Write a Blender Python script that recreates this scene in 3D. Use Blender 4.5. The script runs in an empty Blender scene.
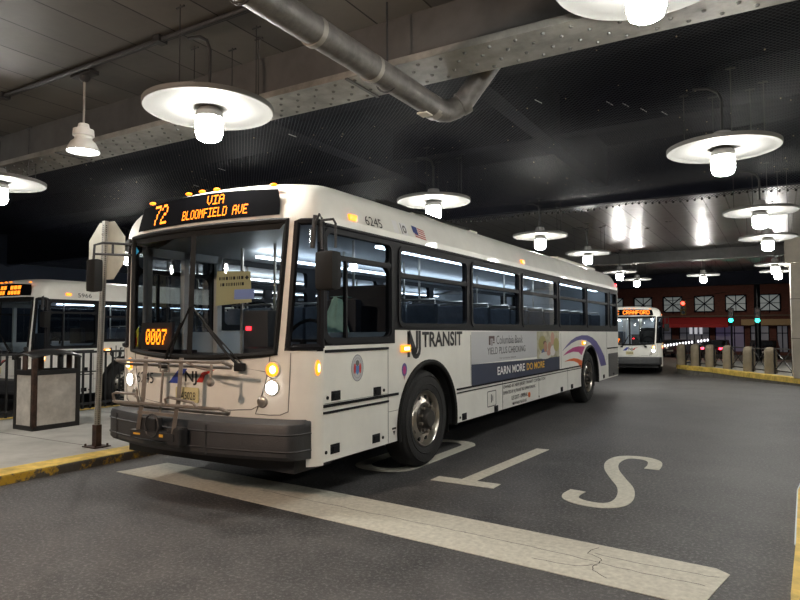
import bpy, bmesh, math, random
from mathutils import Vector, Matrix
from mathutils.geometry import tessellate_polygon
random.seed(7)
PI = math.pi
scene = bpy.context.scene
COL = scene.collection
sin, cos = math.sin, math.cos

# ------------------------------------------------------------------ materials
MATS = {}
def mat(name, color, rough=.5, metal=0., var=0., vscale=6., bump=0., bscale=60., coat=0., emit=None, estr=0., spec=.5):
    if name in MATS: return MATS[name]
    m = bpy.data.materials.new(name); m.use_nodes = True
    nt = m.node_tree; b = nt.nodes['Principled BSDF']
    b.inputs['Base Color'].default_value = (*color, 1)
    b.inputs['Roughness'].default_value = rough
    b.inputs['Metallic'].default_value = metal
    b.inputs['Coat Weight'].default_value = coat
    b.inputs['Specular IOR Level'].default_value = spec
    if emit:
        b.inputs['Emission Color'].default_value = (*emit, 1)
        b.inputs['Emission Strength'].default_value = estr
    if var or bump:
        tc = nt.nodes.new('ShaderNodeTexCoord')
    if var:
        n = nt.nodes.new('ShaderNodeTexNoise'); n.inputs['Scale'].default_value = vscale
        n.inputs['Detail'].default_value = 6; n.inputs['Roughness'].default_value = .65
        nt.links.new(tc.outputs['Object'], n.inputs['Vector'])
        r = nt.nodes.new('ShaderNodeMapRange')
        r.inputs['From Min'].default_value = .3; r.inputs['From Max'].default_value = .7
        r.inputs['To Min'].default_value = 1-var; r.inputs['To Max'].default_value = 1+var
        nt.links.new(n.outputs['Fac'], r.inputs['Value'])
        mx = nt.nodes.new('ShaderNodeVectorMath'); mx.operation = 'SCALE'
        mx.inputs[0].default_value = color
        nt.links.new(r.outputs[0], mx.inputs['Scale'])
        nt.links.new(mx.outputs[0], b.inputs['Base Color'])
    if bump:
        n2 = nt.nodes.new('ShaderNodeTexNoise'); n2.inputs['Scale'].default_value = bscale
        n2.inputs['Detail'].default_value = 4
        nt.links.new(tc.outputs['Object'], n2.inputs['Vector'])
        bp = nt.nodes.new('ShaderNodeBump'); bp.inputs['Strength'].default_value = bump; bp.inputs['Distance'].default_value = .02
        nt.links.new(n2.outputs['Fac'], bp.inputs['Height'])
        nt.links.new(bp.outputs[0], b.inputs['Normal'])
    MATS[name] = m
    return m

def glass(name, tint, gloss=1.45):
    m = bpy.data.materials.new(name); m.use_nodes = True
    nt = m.node_tree; nt.nodes.clear()
    o = nt.nodes.new('ShaderNodeOutputMaterial'); mx = nt.nodes.new('ShaderNodeMixShader')
    t = nt.nodes.new('ShaderNodeBsdfTransparent'); t.inputs[0].default_value = (*tint, 1)
    g = nt.nodes.new('ShaderNodeBsdfGlossy'); g.inputs['Roughness'].default_value = .01
    f = nt.nodes.new('ShaderNodeFresnel'); f.inputs['IOR'].default_value = gloss
    nt.links.new(f.outputs[0], mx.inputs[0]); nt.links.new(t.outputs[0], mx.inputs[1]); nt.links.new(g.outputs[0], mx.inputs[2])
    nt.links.new(mx.outputs[0], o.inputs[0])
    MATS[name] = m; return m

WHITE = mat('bus_white_paint', (.79, .785, .735), .42, var=.06, vscale=2.5, coat=.12)
WHITE2 = mat('cream_paint', (.60, .575, .50), .4, var=.05, vscale=3)
CHAR = mat('charcoal_frame', (.0095, .010, .0125), .55, spec=.14)
RUBBER = mat('black_rubber', (.008, .008, .008), .7, spec=.25)
TIRE = mat('tire_rubber', (.016, .016, .016), .82, bump=.25, bscale=40)
BUMP_M = mat('bumper_rubber', (.032, .033, .036), .5, var=.2, vscale=5, bump=.1, bscale=80)
ALU = mat('polished_aluminium', (.62, .58, .52), .28, 1.0, var=.15, vscale=9)
STEEL = mat('brushed_steel', (.27, .235, .205), .5, .6, var=.2, vscale=12)
DARKMETAL = mat('dark_metal', (.03, .03, .032), .5, .3)
GALV = mat('galvanised_steel', (.36, .35, .32), .5, .5, var=.2, vscale=14)
SIGNBACK = mat('grey_sign_back', (.55, .54, .46), .55, .2, var=.12, vscale=5)
GLASS = glass('tinted_window_glass', (.40, .46, .52))
WSGLASS = glass('windshield_glass', (.86, .9, .9))
BLACKGLASS = mat('sign_black_glass', (.003, .003, .004), .8, spec=.03)
LED = mat('amber_led', (.3, .06, 0), .5, emit=(1, .22, .010), estr=4.0)
LEDDIM = mat('amber_led_far', (.3, .06, 0), .5, emit=(1, .25, .02), estr=3.0)
AMBER = mat('amber_lamp', (.7, .25, .02), .3, emit=(1, .22, .008), estr=2.6)
CORE = mat('warm_bulb_core', (.9, .8, .5), .3, emit=(1, .78, .35), estr=7.)
AMBER_HI = mat('amber_turn_lamp', (.8, .4, .05), .3, emit=(1, .30, .01), estr=1.5)
HEAD = mat('headlamp_lit', (.9, .9, .9), .2, emit=(1, .98, .92), estr=28.)
REDL = mat('red_lamp', (.5, .01, .01), .3, emit=(1, .02, .03), estr=6.)
BLK = mat('black_vinyl', (.012, .012, .014), .5)
NAVY = mat('navy_print', (.025, .035, .07), .5)
ADWHITE = mat('advert_grey_white', (.50, .51, .53), .45)
YEL_PRINT = mat('yellow_print', (.75, .42, .04), .5)
WHITE_PRINT = mat('white_print', (.8, .8, .8), .5)
PURPLE = mat('purple_vinyl', (.10, .09, .27), .45)
MAGENTA = mat('magenta_vinyl', (.42, .04, .20), .45)
ORANGE = mat('orange_vinyl', (.80, .15, .03), .45)
BLUE = mat('blue_vinyl', (.03, .06, .35), .45)
RED = mat('red_vinyl', (.55, .04, .03), .45)
GREYTXT = mat('grey_vinyl', (.12, .12, .12), .5)
PLATEY = mat('licence_plate_cream', (.62, .56, .30), .5)
SEATBLUE = mat('seat_fabric', (.08, .095, .12), .8, var=.2, vscale=20)
INTW = mat('interior_panel', (.50, .52, .54), .5)
INTD = mat('interior_dark', (.03, .03, .035), .6)
STRIP = mat('interior_light_strip', (.9, .9, .9), .4, emit=(.85, .93, 1), estr=12)
YELLOWNOTICE = mat('reflected_notice_yellow', (.62, .60, .36), .7)
MINT = mat('mint_cloth', (.48, .78, .66), .8, var=.1, vscale=12)
FLAGB = mat('flag_blue', (.04, .06, .22), .5)
FLAGR = mat('flag_red', (.45, .05, .05), .5)

# ------------------------------------------------------------------ helpers
SEATMESH = {}
class MB:
    def __init__(self): self.bm = bmesh.new(); self.mi = 0
    def face(self, vs):
        try:
            f = self.bm.faces.new(vs); f.material_index = self.mi; return f
        except ValueError: return None
    def box(self, a, b, bevel=0.):
        xs, ys, zs = zip(a, b)
        x0, x1 = min(xs), max(xs); y0, y1 = min(ys), max(ys); z0, z1 = min(zs), max(zs)
        v = [self.bm.verts.new(p) for p in ((x0,y0,z0),(x1,y0,z0),(x1,y1,z0),(x0,y1,z0),(x0,y0,z1),(x1,y0,z1),(x1,y1,z1),(x0,y1,z1))]
        fs = [self.face([v[i] for i in q]) for q in ((3,2,1,0),(4,5,6,7),(0,1,5,4),(1,2,6,5),(2,3,7,6),(3,0,4,7))]
        if bevel:
            es = list({e for f in fs for e in f.edges})
            r = bmesh.ops.bevel(self.bm, geom=es, offset=bevel, segments=2, affect='EDGES', profile=.7)
            for f in r['faces']: f.material_index = self.mi
        return self
    def tube(self, pts, r, seg=8, cap=True, closed=False):
        pts = [Vector(p) for p in pts]; n = len(pts); rings = []
        rr = r if isinstance(r, (list, tuple)) else [r]*n
        up = None
        for i, p in enumerate(pts):
            if closed: d = pts[(i+1) % n]-pts[i-1]
            else: d = pts[min(i+1, n-1)]-pts[max(i-1, 0)]
            d.normalize()
            if up is None:
                up = Vector((0,0,1)) if abs(d.z) < .9 else Vector((1,0,0))
            a = d.cross(up)
            if a.length < 1e-5: a = d.orthogonal()
            a.normalize(); b = a.cross(d); b.normalize(); up = b
            rings.append([self.bm.verts.new(p+a*(rr[i]*cos(2*PI*k/seg))+b*(rr[i]*sin(2*PI*k/seg))) for k in range(seg)])
        m = n if closed else n-1
        for i in range(m):
            A, B = rings[i], rings[(i+1) % n]
            for k in range(seg): self.face([A[k], A[(k+1)%seg], B[(k+1)%seg], B[k]])
        if cap and not closed:
            self.face(rings[0][::-1]); self.face(rings[-1])
        return self
    def lathe(self, prof, c=(0,0,0), axis='z', seg=32, a0=0, a1=2*PI):
        c = Vector(c); rings = []; full = abs(a1-a0-2*PI) < 1e-6
        n = seg if full else seg+1
        for (r, h) in prof:
            ring = []
            for k in range(n):
                t = a0+(a1-a0)*k/seg
                if axis == 'z': p = Vector((r*cos(t), r*sin(t), h))
                elif axis == 'x': p = Vector((h, r*cos(t), r*sin(t)))
                else: p = Vector((r*cos(t), h, r*sin(t)))
                ring.append(self.bm.verts.new(c+p))
            rings.append(ring)
        for A, B in zip(rings, rings[1:]):
            for k in range(seg if not full else n):
                self.face([A[k], A[(k+1)%n], B[(k+1)%n], B[k]])
        return self
    def cyl(self, p0, p1, r, seg=16): return self.tube([p0, p1], r, seg)
    def plate(self, loops, f, t):
        """filled 2-D outline (first loop) with holes, thickness t along the map's third argument"""
        tri = tessellate_polygon([[Vector((u, v, 0)) for u, v in L] for L in loops])
        flat = [p for L in loops for p in L]
        A = [self.bm.verts.new(f(u, v, 0)) for u, v in flat]
        if t: B = [self.bm.verts.new(f(u, v, -t)) for u, v in flat]
        for q in tri:
            self.face([A[i] for i in q])
            if t: self.face([B[i] for i in q][::-1])
        if t:
            o = 0
            for L in loops:
                n = len(L)
                for k in range(n):
                    i, j = o+k, o+(k+1) % n
                    self.face([A[i], A[j], B[j], B[i]])
                o += n
        return self
    def grid(self, P, flip=False):
        V = [[self.bm.verts.new(p) for p in row] for row in P]
        for r0, r1 in zip(V, V[1:]):
            for k in range(len(r0)-1):
                q = [r0[k], r0[k+1], r1[k+1], r1[k]]
                self.face(q[::-1] if flip else q)
        return self
    def sphere(self, c, r, seg=16, rings=10, sc=(1,1,1)):
        c = Vector(c); pr = []
        for i in range(rings+1):
            t = PI*i/rings-PI/2
            pr.append([c+Vector((r*sc[0]*cos(t)*cos(2*PI*k/seg), r*sc[1]*cos(t)*sin(2*PI*k/seg), r*sc[2]*sin(t))) for k in range(seg+1)])
        return self.grid(pr)
    def build(self, name, m, parent=None, smooth=None, loc=None):
        bmesh.ops.remove_doubles(self.bm, verts=self.bm.verts, dist=1e-5)
        bmesh.ops.recalc_face_normals(self.bm, faces=self.bm.faces)
        me = bpy.data.meshes.new(name); self.bm.to_mesh(me); self.bm.free()
        for x in (m if isinstance(m, (list, tuple)) else [m]): me.materials.append(x)
        if smooth is not None:
            me.polygons.foreach_set('use_smooth', [True]*len(me.polygons))
            me.set_sharp_from_angle(angle=smooth)
        o = bpy.data.objects.new(name, me); COL.objects.link(o)
        if parent: o.parent = parent
        if loc: o.location = loc
        return o
SM = math.radians(38)

def tag(o, label=None, cat=None, group=None, kind=None):
    if label: o['label'] = label
    if cat: o['category'] = cat
    if group: o['group'] = group
    if kind: o['kind'] = kind
    return o
def thing(name, loc, label, cat, group=None, rz=0):
    o = bpy.data.objects.new(name, None); COL.objects.link(o); o.empty_display_size = .2
    o.location = loc; o.rotation_euler = (0, 0, rz)
    return tag(o, label, cat, group)
def copy_tree(o, parent=None):
    c = o.copy(); COL.objects.link(c)
    if parent: c.parent = parent
    for ch in list(o.children): copy_tree(ch, c)
    return c
def struct(o): o['kind'] = 'structure'; return o

def rrect(u0, v0, u1, v1, r, n=4):
    out = []
    for cx, cy, a in ((u1-r, v0+r, -PI/2), (u1-r, v1-r, 0), (u0+r, v1-r, PI/2), (u0+r, v0+r, PI)):
        for k in range(n+1):
            t = a+PI/2*k/n; out.append((cx+r*cos(t), cy+r*sin(t)))
    return out
def ell(cu, cv, ru, rv, n=20): return [(cu+ru*cos(2*PI*k/n), cv+rv*sin(2*PI*k/n)) for k in range(n)]
def rect(u0, v0, u1, v1): return [(u0, v0), (u1, v0), (u1, v1), (u0, v1)]
def stroke(pts, w):
    """outline of a flat brush stroke along pts; w one width or one per point"""
    n = len(pts); ws = w if isinstance(w, (list, tuple)) else [w]*n; L = []; R = []
    for i in range(n):
        a = Vector(pts[max(i-1, 0)]); b = Vector(pts[min(i+1, n-1)]); d = (b-a).normalized()
        nx = Vector((-d.y, d.x)); p = Vector(pts[i])
        L.append(tuple(p+nx*ws[i]/2)); R.append(tuple(p-nx*ws[i]/2))
    return L+R[::-1]

def text(s, u0, v0, u1, v1, f, name, m, parent, bold=0., t=.002):
    cu = bpy.data.curves.new('txt', 'FONT'); cu.body = s; cu.size = 1; cu.offset = bold; cu.resolution_u = 3
    ob = bpy.data.objects.new('txt', cu); COL.objects.link(ob)
    dg = bpy.context.evaluated_depsgraph_get()
    me = bpy.data.meshes.new_from_object(ob.evaluated_get(dg))
    bpy.data.objects.remove(ob); bpy.data.curves.remove(cu)
    xs = [v.co.x for v in me.vertices]; ys = [v.co.y for v in me.vertices]
    a, b, c, d = min(xs), max(xs), min(ys), max(ys)
    for v in me.vertices:
        v.co = f(u0+(v.co.x-a)/(b-a)*(u1-u0), v0+(v.co.y-c)/(d-c)*(v1-v0), t)
    me.name = name; me.materials.append(m)
    o = bpy.data.objects.new(name, me); COL.objects.link(o); o.parent = parent
    return o

DOT = {
'0':"01110 10001 10011 10101 11001 10001 01110",'2':"01110 10001 00001 00110 01000 10000 11111",'7':"11111 00001 00010 00100 00100 01000 01000",
'A':"01110 10001 10001 11111 10001 10001 10001",'B':"11110 10001 10001 11110 10001 10001 11110",'C':"01110 10001 10000 10000 10000 10001 01110",
'D':"11110 10001 10001 10001 10001 10001 11110",'E':"11111 10000 10000 11110 10000 10000 11111",'F':"11111 10000 10000 11110 10000 10000 10000",
'I':"11111 00100 00100 00100 00100 00100 11111",'L':"10000 10000 10000 10000 10000 10000 11111",'M':"10001 11011 10101 10101 10001 10001 10001",
'N':"10001 11001 10101 10101 10011 10001 10001",'O':"01110 10001 10001 10001 10001 10001 01110",'R':"11110 10001 10001 11110 10100 10010 10001",
'U':"10001 10001 10001 10001 10001 10001 01110",'V':"10001 10001 10001 10001 10001 01010 00100",' ':"00000 00000 00000 00000 00000 00000 00000",
'S':"01111 10000 10000 01110 00001 00001 11110",'#':"11111 11111 11111 11111 11111 11111 11111"}
def led(mb, s, u0, v0, u1, v1, f, w, fill=.8, double=False):
    cols = []
    for ch in s:
        rows = DOT[ch].split()
        for k in range(5): cols.append([r[k] == '1' for r in rows])
        cols.append([False]*7)
    cols = cols[:-1]
    du = (u1-u0)/len(cols); dv = (v1-v0)/7
    for i, c in enumerate(cols):
        for j, on in enumerate(c):
            if not on: continue
            cu, cv = u0+(i+.5)*du, v1-(j+.5)*dv
            hu, hv = du*fill/2*1.05, dv*fill/2*1.05
            q = [f(cu-hu, cv-hv, w), f(cu+hu, cv-hv, w), f(cu+hu, cv+hv, w), f(cu-hu, cv+hv, w)]
            mb.face([mb.bm.verts.new(p) for p in q])

# ------------------------------------------------------------------ bus
W = 1.295
def plan(s):
    a = abs(s); sg = 1 if s >= 0 else -1
    if a <= 1.05: return Vector((s, .10+.11*a*a))
    t = min(1, (a-1.05)/.45)
    P0, P1, P2 = Vector((1.05, .2213)), Vector((1.262, .268)), Vector((W, .42))
    p = P0*(1-t)**2+P1*2*t*(1-t)+P2*t*t
    return Vector((p.x*sg, p.y))
def lean(z):
    if z < 1.33: return 0
    if z < 2.47: return .04*(z-1.33)/1.14
    return .04+.07*(z-2.47)/.36
def FM(s, z, w=0.):
    p = plan(s); d = plan(s+.01)-plan(s-.01); n = Vector((d.y, -d.x)).normalized()
    a = abs(s); k = 1 if a < 1.05 else max(0, 1-(a-1.05)/.45)
    k = k*k*(3-2*k)
    p = p+n*w
    return Vector((p.x, p.y+lean(z)*k, z))
def fpatch(mb, sL, sR, zb, zt, w, ns=24, nz=6, flip=False):
    P = []
    for j in range(nz+1):
        t = j/nz; row = []
        for i in range(ns+1):
            q = i/ns
            sl = sL(t) if callable(sL) else sL; sr = sR(t) if callable(sR) else sR
            s = sl+(sr-sl)*q
            z0 = zb(s) if callable(zb) else zb; z1 = zt(s) if callable(zt) else zt
            row.append(FM(s, z0+(z1-z0)*t, w))
        P.append(row)
    mb.grid(P, flip)
def LM(y, z, w): return Vector((W+w, y, z))
def RM(y, z, w): return Vector((-W-w, y, z))
def roofpt(s):
    a = abs(s); sg = 1 if s >= 0 else -1
    if a <= 1.05:
        x = s*1.03/1.05; return Vector((x, 2.94-.055*(x/1.03)**2-.012*(a/1.05)**6))
    t = (a-1.05)/.45
    P0, P1, P2, P3 = Vector((1.03, 2.873)), Vector((1.15, 2.84)), Vector((1.215, 2.76)), Vector((W, 2.50))
    p = P0*(1-t)**3+P1*3*t*(1-t)**2+P2*3*t*t*(1-t)+P3*t**3
    return Vector((p.x*sg, p.y))
YF, YR, LEN = 2.33, 9.36, 12.2
WINS = [(1.66, 3.37), (3.46, 5.24), (5.33, 7.15), (7.23, 9.08), (9.16, 11.05), (11.2, 11.95)]
def wsbot(s): return 1.275+.055*s*s
WE = lambda t: .955+.075*t

def arch_loop(y0, y1, zb, zt_pts):
    """lower side outline with two wheel arches"""
    L = [(y0, zb)]
    for c, R in ((YF, .655), (YR, .655)):
        dz = zb-.5; h = math.sqrt(R*R-dz*dz)
        a0 = math.atan2(dz, -h); a1 = math.atan2(dz, h)
        if a0 < 0: a0 += 2*PI
        for k in range(25):
            a = a0+(a1-a0)*k/24
            L.append((c+R*cos(a), .5+R*sin(a)))
    L.append((y1, zb)); L += zt_pts
    return L

def make_wheel(root, y, side):
    """side +1 = +x"""
    w = bpy.data.objects.new('wheel', None); COL.objects.link(w); w.parent = root
    w.location = (side*1.268, y, .535); w.scale = (1, 1.06, 1.06)
    sx = side
    def X(prof): return [(r, sx*h) for r, h in prof]
    m = MB()
    m.lathe(X([(.292, -.05), (.30, -.012), (.34, .0), (.42, .002), (.468, -.012), (.495, -.045), (.505, -.08), (.505, -.22), (.49, -.26), (.42, -.29), (.29, -.28)]), axis='x', seg=56)
    for rg in (.36, .445):
        m.lathe(X([(rg-.006, .0015), (rg, .007), (rg+.006, .0015)]), axis='x', seg=56)
    m.build('tire', TIRE, w, SM)
    m = MB()
    m.lathe(X([(.295, -.02), (.285, .0), (.272, -.012), (.262, -.05), (.255, -.075), (.235, -.07), (.19, -.045), (.165, -.035), (.165, -.06), (.0, -.06)]), axis='x', seg=56)
    m.build('rim', ALU, w, SM)
    m = MB()
    for k in range(10):
        a = 2*PI*k/10
        n = 12; ring = []
        c = Vector((sx*-.056, .222*cos(a), .222*sin(a)))
        m.cyl(c-Vector((sx*.02, 0, 0)), c+Vector((sx*.004, 0, 0)), .024, 12)
    m.build('rim_hand_holes', RUBBER, w)
    m = MB()
    m.lathe(X([(.165, -.04), (.15, -.02), (.10, -.015), (.098, .035), (.085, .055), (.0, .06)]), axis='x', seg=32)
    m.build('hub', mat('greasy_hub', (.07, .065, .06), .5, .6), w, SM)
    if 'nut' not in SEATMESH:
        m = MB(); m.cyl((-.03, 0, 0), (.022, 0, 0), .017, 6); q = m.build('lug_nut', STEEL, w); SEATMESH['nut'] = q.data; bpy.data.objects.remove(q)
    for k in range(10):
        a = 2*PI*(k+.5)/10
        q = bpy.data.objects.new('lug_nut', SEATMESH['nut']); COL.objects.link(q); q.parent = w; q.location = (0, .135*cos(a), .135*sin(a))
    return w

def make_bus(loc, rz, label, group, number, sign, run='0007', detail=True):
    root = thing('transit_bus', loc, label, 'bus', group, rz)
    # ---- shell
    m = MB()
    fpatch(m, -1.5, 1.5, .55, wsbot, 0, 40, 4)                           # lower front
    m.build('front_panel', WHITE, root, SM)
    m = MB()
    fpatch(m, lambda t: .965+.07*t, lambda t: 1.035+.08*t, lambda s: wsbot(s)-.01, 2.50, .006, 3, 8)
    m.build('windshield_pillar', WHITE, root, SM); m = MB()
    fpatch(m, lambda t: -1.035-.08*t, lambda t: -.965-.07*t, lambda s: wsbot(s)-.01, 2.50, .006, 3, 8)
    m.build('windshield_pillar', WHITE, root, SM)
    m = MB()                                                             # cap + roof
    ss = [-1.5+3*i/60 for i in range(61)]
    rows = []
    for k in range(13):
        t = k/12; row = []
        for s in ss:
            A = FM(s, 2.465); r = roofpt(s); D = Vector((r.x, 1.0 if abs(s) < 1.05 else 1.0, r.y))
            top = FM(s, max(2.47, r.y-.035)); C1 = A.lerp(top, .92); C2 = Vector((top.x*.9+r.x*.1, top.y+.10, r.y))
            row.append(A*(1-t)**3+C1*3*t*(1-t)**2+C2*3*t*t*(1-t)+D*t**3)
        rows.append(row)
    for y in (1.6, 3, 6, 9, 12.0): rows.append([Vector((roofpt(s).x, y, roofpt(s).y)) for s in ss])
    rows.append([Vector((roofpt(s).x*.985, 12.14, 2.5+(roofpt(s).y-2.5)*.95)) for s in ss])
    m.grid(rows)
    m.build('roof', WHITE, root, SM)
    for MP, nm in ((LM, 'left'), (RM, 'right')):
        m = MB()
        m.plate([arch_loop(.42, 12.05, .39, [(12.05, 1.45), (1.6, 1.52), (1.6, 1.385), (.42, 1.385)])], MP, .03)
        m.build('lower_side_panel', WHITE, root)
        m = MB()
        m.plate([[(.42, 2.44), (12.1, 2.44), (12.1, 2.52), (.42, 2.52)]], MP, .03)
        m.build('roof_rail', WHITE, root)
        m = MB()                                                         # charcoal window band with its openings
        holes = [rrect(.47, 2.19, 1.50, 2.375, .06), rrect(.47, 1.455, 1.50, 2.145, .08)]
        for a, b in WINS:
            holes += [rrect(a+.05, 2.115, b-.05, 2.355, .06), rrect(a+.05, 1.59, b-.05, 2.065, .06)]
        m.plate([[(.42, 1.385), (1.6, 1.385), (1.6, 1.52), (12.1, 1.45), (12.1, 2.44), (.42, 2.44)]]+holes, lambda u, v, w: MP(u, v, w+.004), .05)
        band = m.build('window_band', CHAR, root)
        frames = [(.40, 1.56, 1.40, 2.42)]+[(a, b, 1.545, 2.395) for a, b in WINS]
        for i, (a, b, z0, z1) in enumerate(frames):
            m = MB()
            m.plate([rrect(a, z0, b, z1, .10), rrect(a+.045, z0+.045, b-.045, z1-.045, .065)], lambda u, v, w: MP(u, v, w+.018), .03)
            zs = 2.09 if i else 2.168
            m.box(MP(a+.03, zs-.022, .014), MP(b-.03, zs+.022, -.02))
            if i == 0: m.box(MP(.735, 1.43, .012), MP(.765, 2.16, -.02))
            fr = m.build('side_window', CHAR, root)
            m = MB()
            m.plate([rrect(a+.04, z0+.04, b-.04, z1-.04, .06)], lambda u, v, w: MP(u, v, w-.012), 0)
            m.build('window_pane', GLASS, fr)
        m = MB(); m.plate([[(.42, 2.43), (12.1, 2.43), (12.1, 2.452), (.42, 2.452)]], lambda u, v, w: MP(u, v, w+.025), .025)
        m.build('drip_rail', CHAR, root)
    m = MB()                                                             # rear wall
    m.plate([[(-1.27, .40), (1.27, .40), (1.29, 1.45), (1.29, 2.5), (1.15, 2.78), (.9, 2.86), (-.9, 2.86), (-1.15, 2.78), (-1.29, 2.5), (-1.29, 1.45)]], lambda u, v, w: Vector((u, 12.15+w, v)), .12)
    m.build('rear_panel', WHITE, root)
    # ---- windscreen, corner windows
    m = MB(); fpatch(m, lambda t: -WE(t), lambda t: WE(t), wsbot, 2.475, -.004, 40, 8)
    ws = m.build('windshield', WSGLASS, root, SM)
    def edge_path(sl, sr, zb, zt, w, n=14, r=.10):
        pts = []
        for i in range(n+1): s = sl(0)+(sr(0)-sl(0))*i/n; pts.append(FM(s, zb(s), w))
        for j in range(1, 9): t = j/8; s = sr(t); pts.append(FM(s, zb(s)+(zt-zb(s))*t, w))
        for i in range(1, n+1): s = sr(1)+(sl(1)-sr(1))*i/n; pts.append(FM(s, zt, w))
        for j in range(1, 8): t = 1-j/8; s = sl(t); pts.append(FM(s, zb(s)+(zt-zb(s))*t, w))
        return pts
    m = MB()
    m.tube(edge_path(lambda t: -WE(t), lambda t: WE(t), wsbot, 2.475, .004), .027, 6, closed=True)
    fpatch(m, -.035, .035, lambda s: wsbot(s), 2.475, .008, 2, 8)
    fpatch(m, lambda t: -WE(t), lambda t: WE(t), 2.40, 2.475, .002, 40, 1)
    m.build('windshield_gasket', RUBBER, root, SM)
    for sg in (1, -1):
        lo = (lambda t: 1.07+.06*t); hi = (lambda t: 1.47)
        L, R_ = (lo, hi) if sg > 0 else ((lambda t: -hi(t)), (lambda t: -lo(t)))
        zb = lambda s: 1.375
        m = MB(); fpatch(m, L, R_, 1.375, 2.455, -.004, 12, 4); m.build('corner_window', GLASS, root, SM)
        m = MB(); m.tube(edge_path(L, R_, zb, 2.455, .0, 8), .03, 6, closed=True)
        fpatch(m, (lambda t: 1.40) if sg > 0 else (lambda t: -1.5), (lambda t: 1.5) if sg > 0 else (lambda t: -1.40), 1.34, 2.47, .004, 5, 2)
        m.build('corner_window_frame', CHAR, root, SM)
        m = MB(); fpatch(m, 1.03 if sg > 0 else -1.5, 1.5 if sg > 0 else -1.03, 1.27, 1.345, .002, 10, 1); m.build('corner_sill', WHITE, root, SM)
    # ---- destination sign
    m = MB()
    top = lambda s: 2.80-.035*(abs(s)/.93)**2
    P = []
    for j in range(7):
        t = j/6
        P.append([FM(s*(1 if abs(s) < 2 else 1), 2.53+(top(s)-2.53)*t, .012) for s in [(-.95+1.9*i/40)*(1-.05*t*t) for i in range(41)]])
    m.grid(P)
    ds = m.build('destination_sign', BLACKGLASS, root, SM)
    lines, mled = sign
    for (txt, u0, v0, u1, v1) in lines:
        m = MB(); led(m, txt, u0, v0, u1, v1, FM, .016, .82)
        tag(m.build('lit_characters', mled, ds), 'amber lit characters')
    # marker lamps over the sign
    for s in (-.80, -.19, 0, .19, .83):
        c = FM(s, 2.838-.030*s*s); m = MB()
        m.sphere(c+Vector((0, .012, .0)), .017, 12, 8, (2.2, 1.6, .9)); m.build('roof_marker_lamp', AMBER, root, SM)
    for (y, z) in ((.87, 2.565), (5.43, 2.565)):
        m = MB(); c = LM(y, z, -.03); m.box(c-Vector((.02, .06, .028)), c+Vector((.035, .06, .028)), .012); m.build('side_marker_lamp', AMBER, root, SM)
    for (y, z, hy) in ((1.80, 1.325, .085), (8.86, 1.24, .09)):
        m = MB(); m.box(LM(y-hy, z-.038, -.01), LM(y+hy, z+.038, .03), .014); q = m.build('side_turn_lamp', AMBER_HI, root, SM); m = MB(); m.box(LM(y-hy*.6, z-.016, .02), LM(y+hy*.6, z+.016, .034), .006); m.build('bulb_glow', CORE, q, SM)
    for sg in (1, -1):
        c = FM(sg*1.42, 1.20); m = MB(); m.sphere(c, .045, 14, 8, (.5, .6, 1.5)); q = m.build('corner_turn_lamp', AMBER_HI, root, SM); m = MB(); m.sphere(FM(sg*1.42, 1.20, .022), .02, 10, 6, (.5, .5, 1.8)); m.build('bulb_glow', CORE, q, SM)
        for s, z, r, mm, nm in ((.93, 1.185, .066, AMBER_HI, 'turn_signal'), (.925, 1.03, .060, HEAD, 'headlamp'), (.83, .905, .045, ALU, 'fog_lamp')):
            if sg < 0: s += .05
            c = FM(sg*s, z); n = FM(sg*s, z, 1)-c
            ax = n.normalized()
            m = MB(); m.tube([c-ax*.01, c+ax*.008, c+ax*.016], [r*1.14, r*1.14, r*.98], 24)
            h = m.build(nm, STEEL if nm == 'fog_lamp' else WHITE2, root, SM)
            m = MB(); m.tube([c+ax*.012, c+ax*.022, c+ax*.028], [r*.96, r*.9, r*.5], 24)
            m.build('lens', mm, h, SM)
            if nm == 'turn_signal':
                m = MB(); m.sphere(c+ax*.028+Vector((.012*sg, 0, 0)), .034, 14, 8, (1, .4, 1)); m.build('bulb_glow', CORE, h, SM)
    # ---- seams on the front
    m = MB()
    def fl(pts, r=.004): m.tube([FM(s, z, .002) for s, z in pts], r, 4)
    for sg in (1, -1):
        fl([(sg*s, z) for s, z in ((.90, 1.30), (.885, 1.20), (.86, 1.08), (.80, .90), (.76, .80), (.90, .795), (1.0, .80), (1.075, .83))], .005)
        fl([(sg*1.075, .83), (sg*1.09, 1.1), (sg*1.10, 1.33)], .004)
    fl([(-.78, 1.24), (-.5, 1.215), (0, 1.205), (.5, 1.21), (.885, 1.16)], .003)
    fl([(-.79, .86), (-.4, .83), (0, .82), (.5, .82), (.72, .835), (.79, .87), (.84, 1.0)], .004)
    m.build('panel_seams', GREYTXT, root)
    # ---- bumper
    m = MB(); prof = [(0, .445), (.05, .44), (.075, .47), (.075, .70), (.06, .735), (-.06, .765), (-.12, .765), (-.12, .445)]
    ss = [-1.33+2.66*i/60 for i in range(61)]
    def tp(s):
        k = min(1, max(0, (abs(s)-1.12)/.20)); return 1-.92*k*k*(3-2*k)
    rows = [[FM(s, z, (.07+d)*tp(s)) + Vector((0, -.03*(1-min(1, abs(s))**2), 0)) for (d, z) in prof+[prof[0]]] for s in ss]
    m.grid(rows); m.face([m.bm.verts.new(p) for p in rows[0][:-1]]); m.face([m.bm.verts.new(p) for p in rows[-1][:-1]][::-1])
    bp = m.build('front_bumper', BUMP_M, root, SM)
    m = MB()
    for z in (.515, .655):
        m.tube([FM(s, z, .147*tp(s)) + Vector((0, -.03*(1-min(1, abs(s))**2), 0)) for s in ss], .009, 5)
    for s in (.38, -.95): m.tube([FM(s, z, .148)+Vector((0, -.03*(1-s*s), 0)) for z in (.46, .71)], .009, 5)
    m.build('bumper_ribs', BUMP_M, bp, SM)
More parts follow.
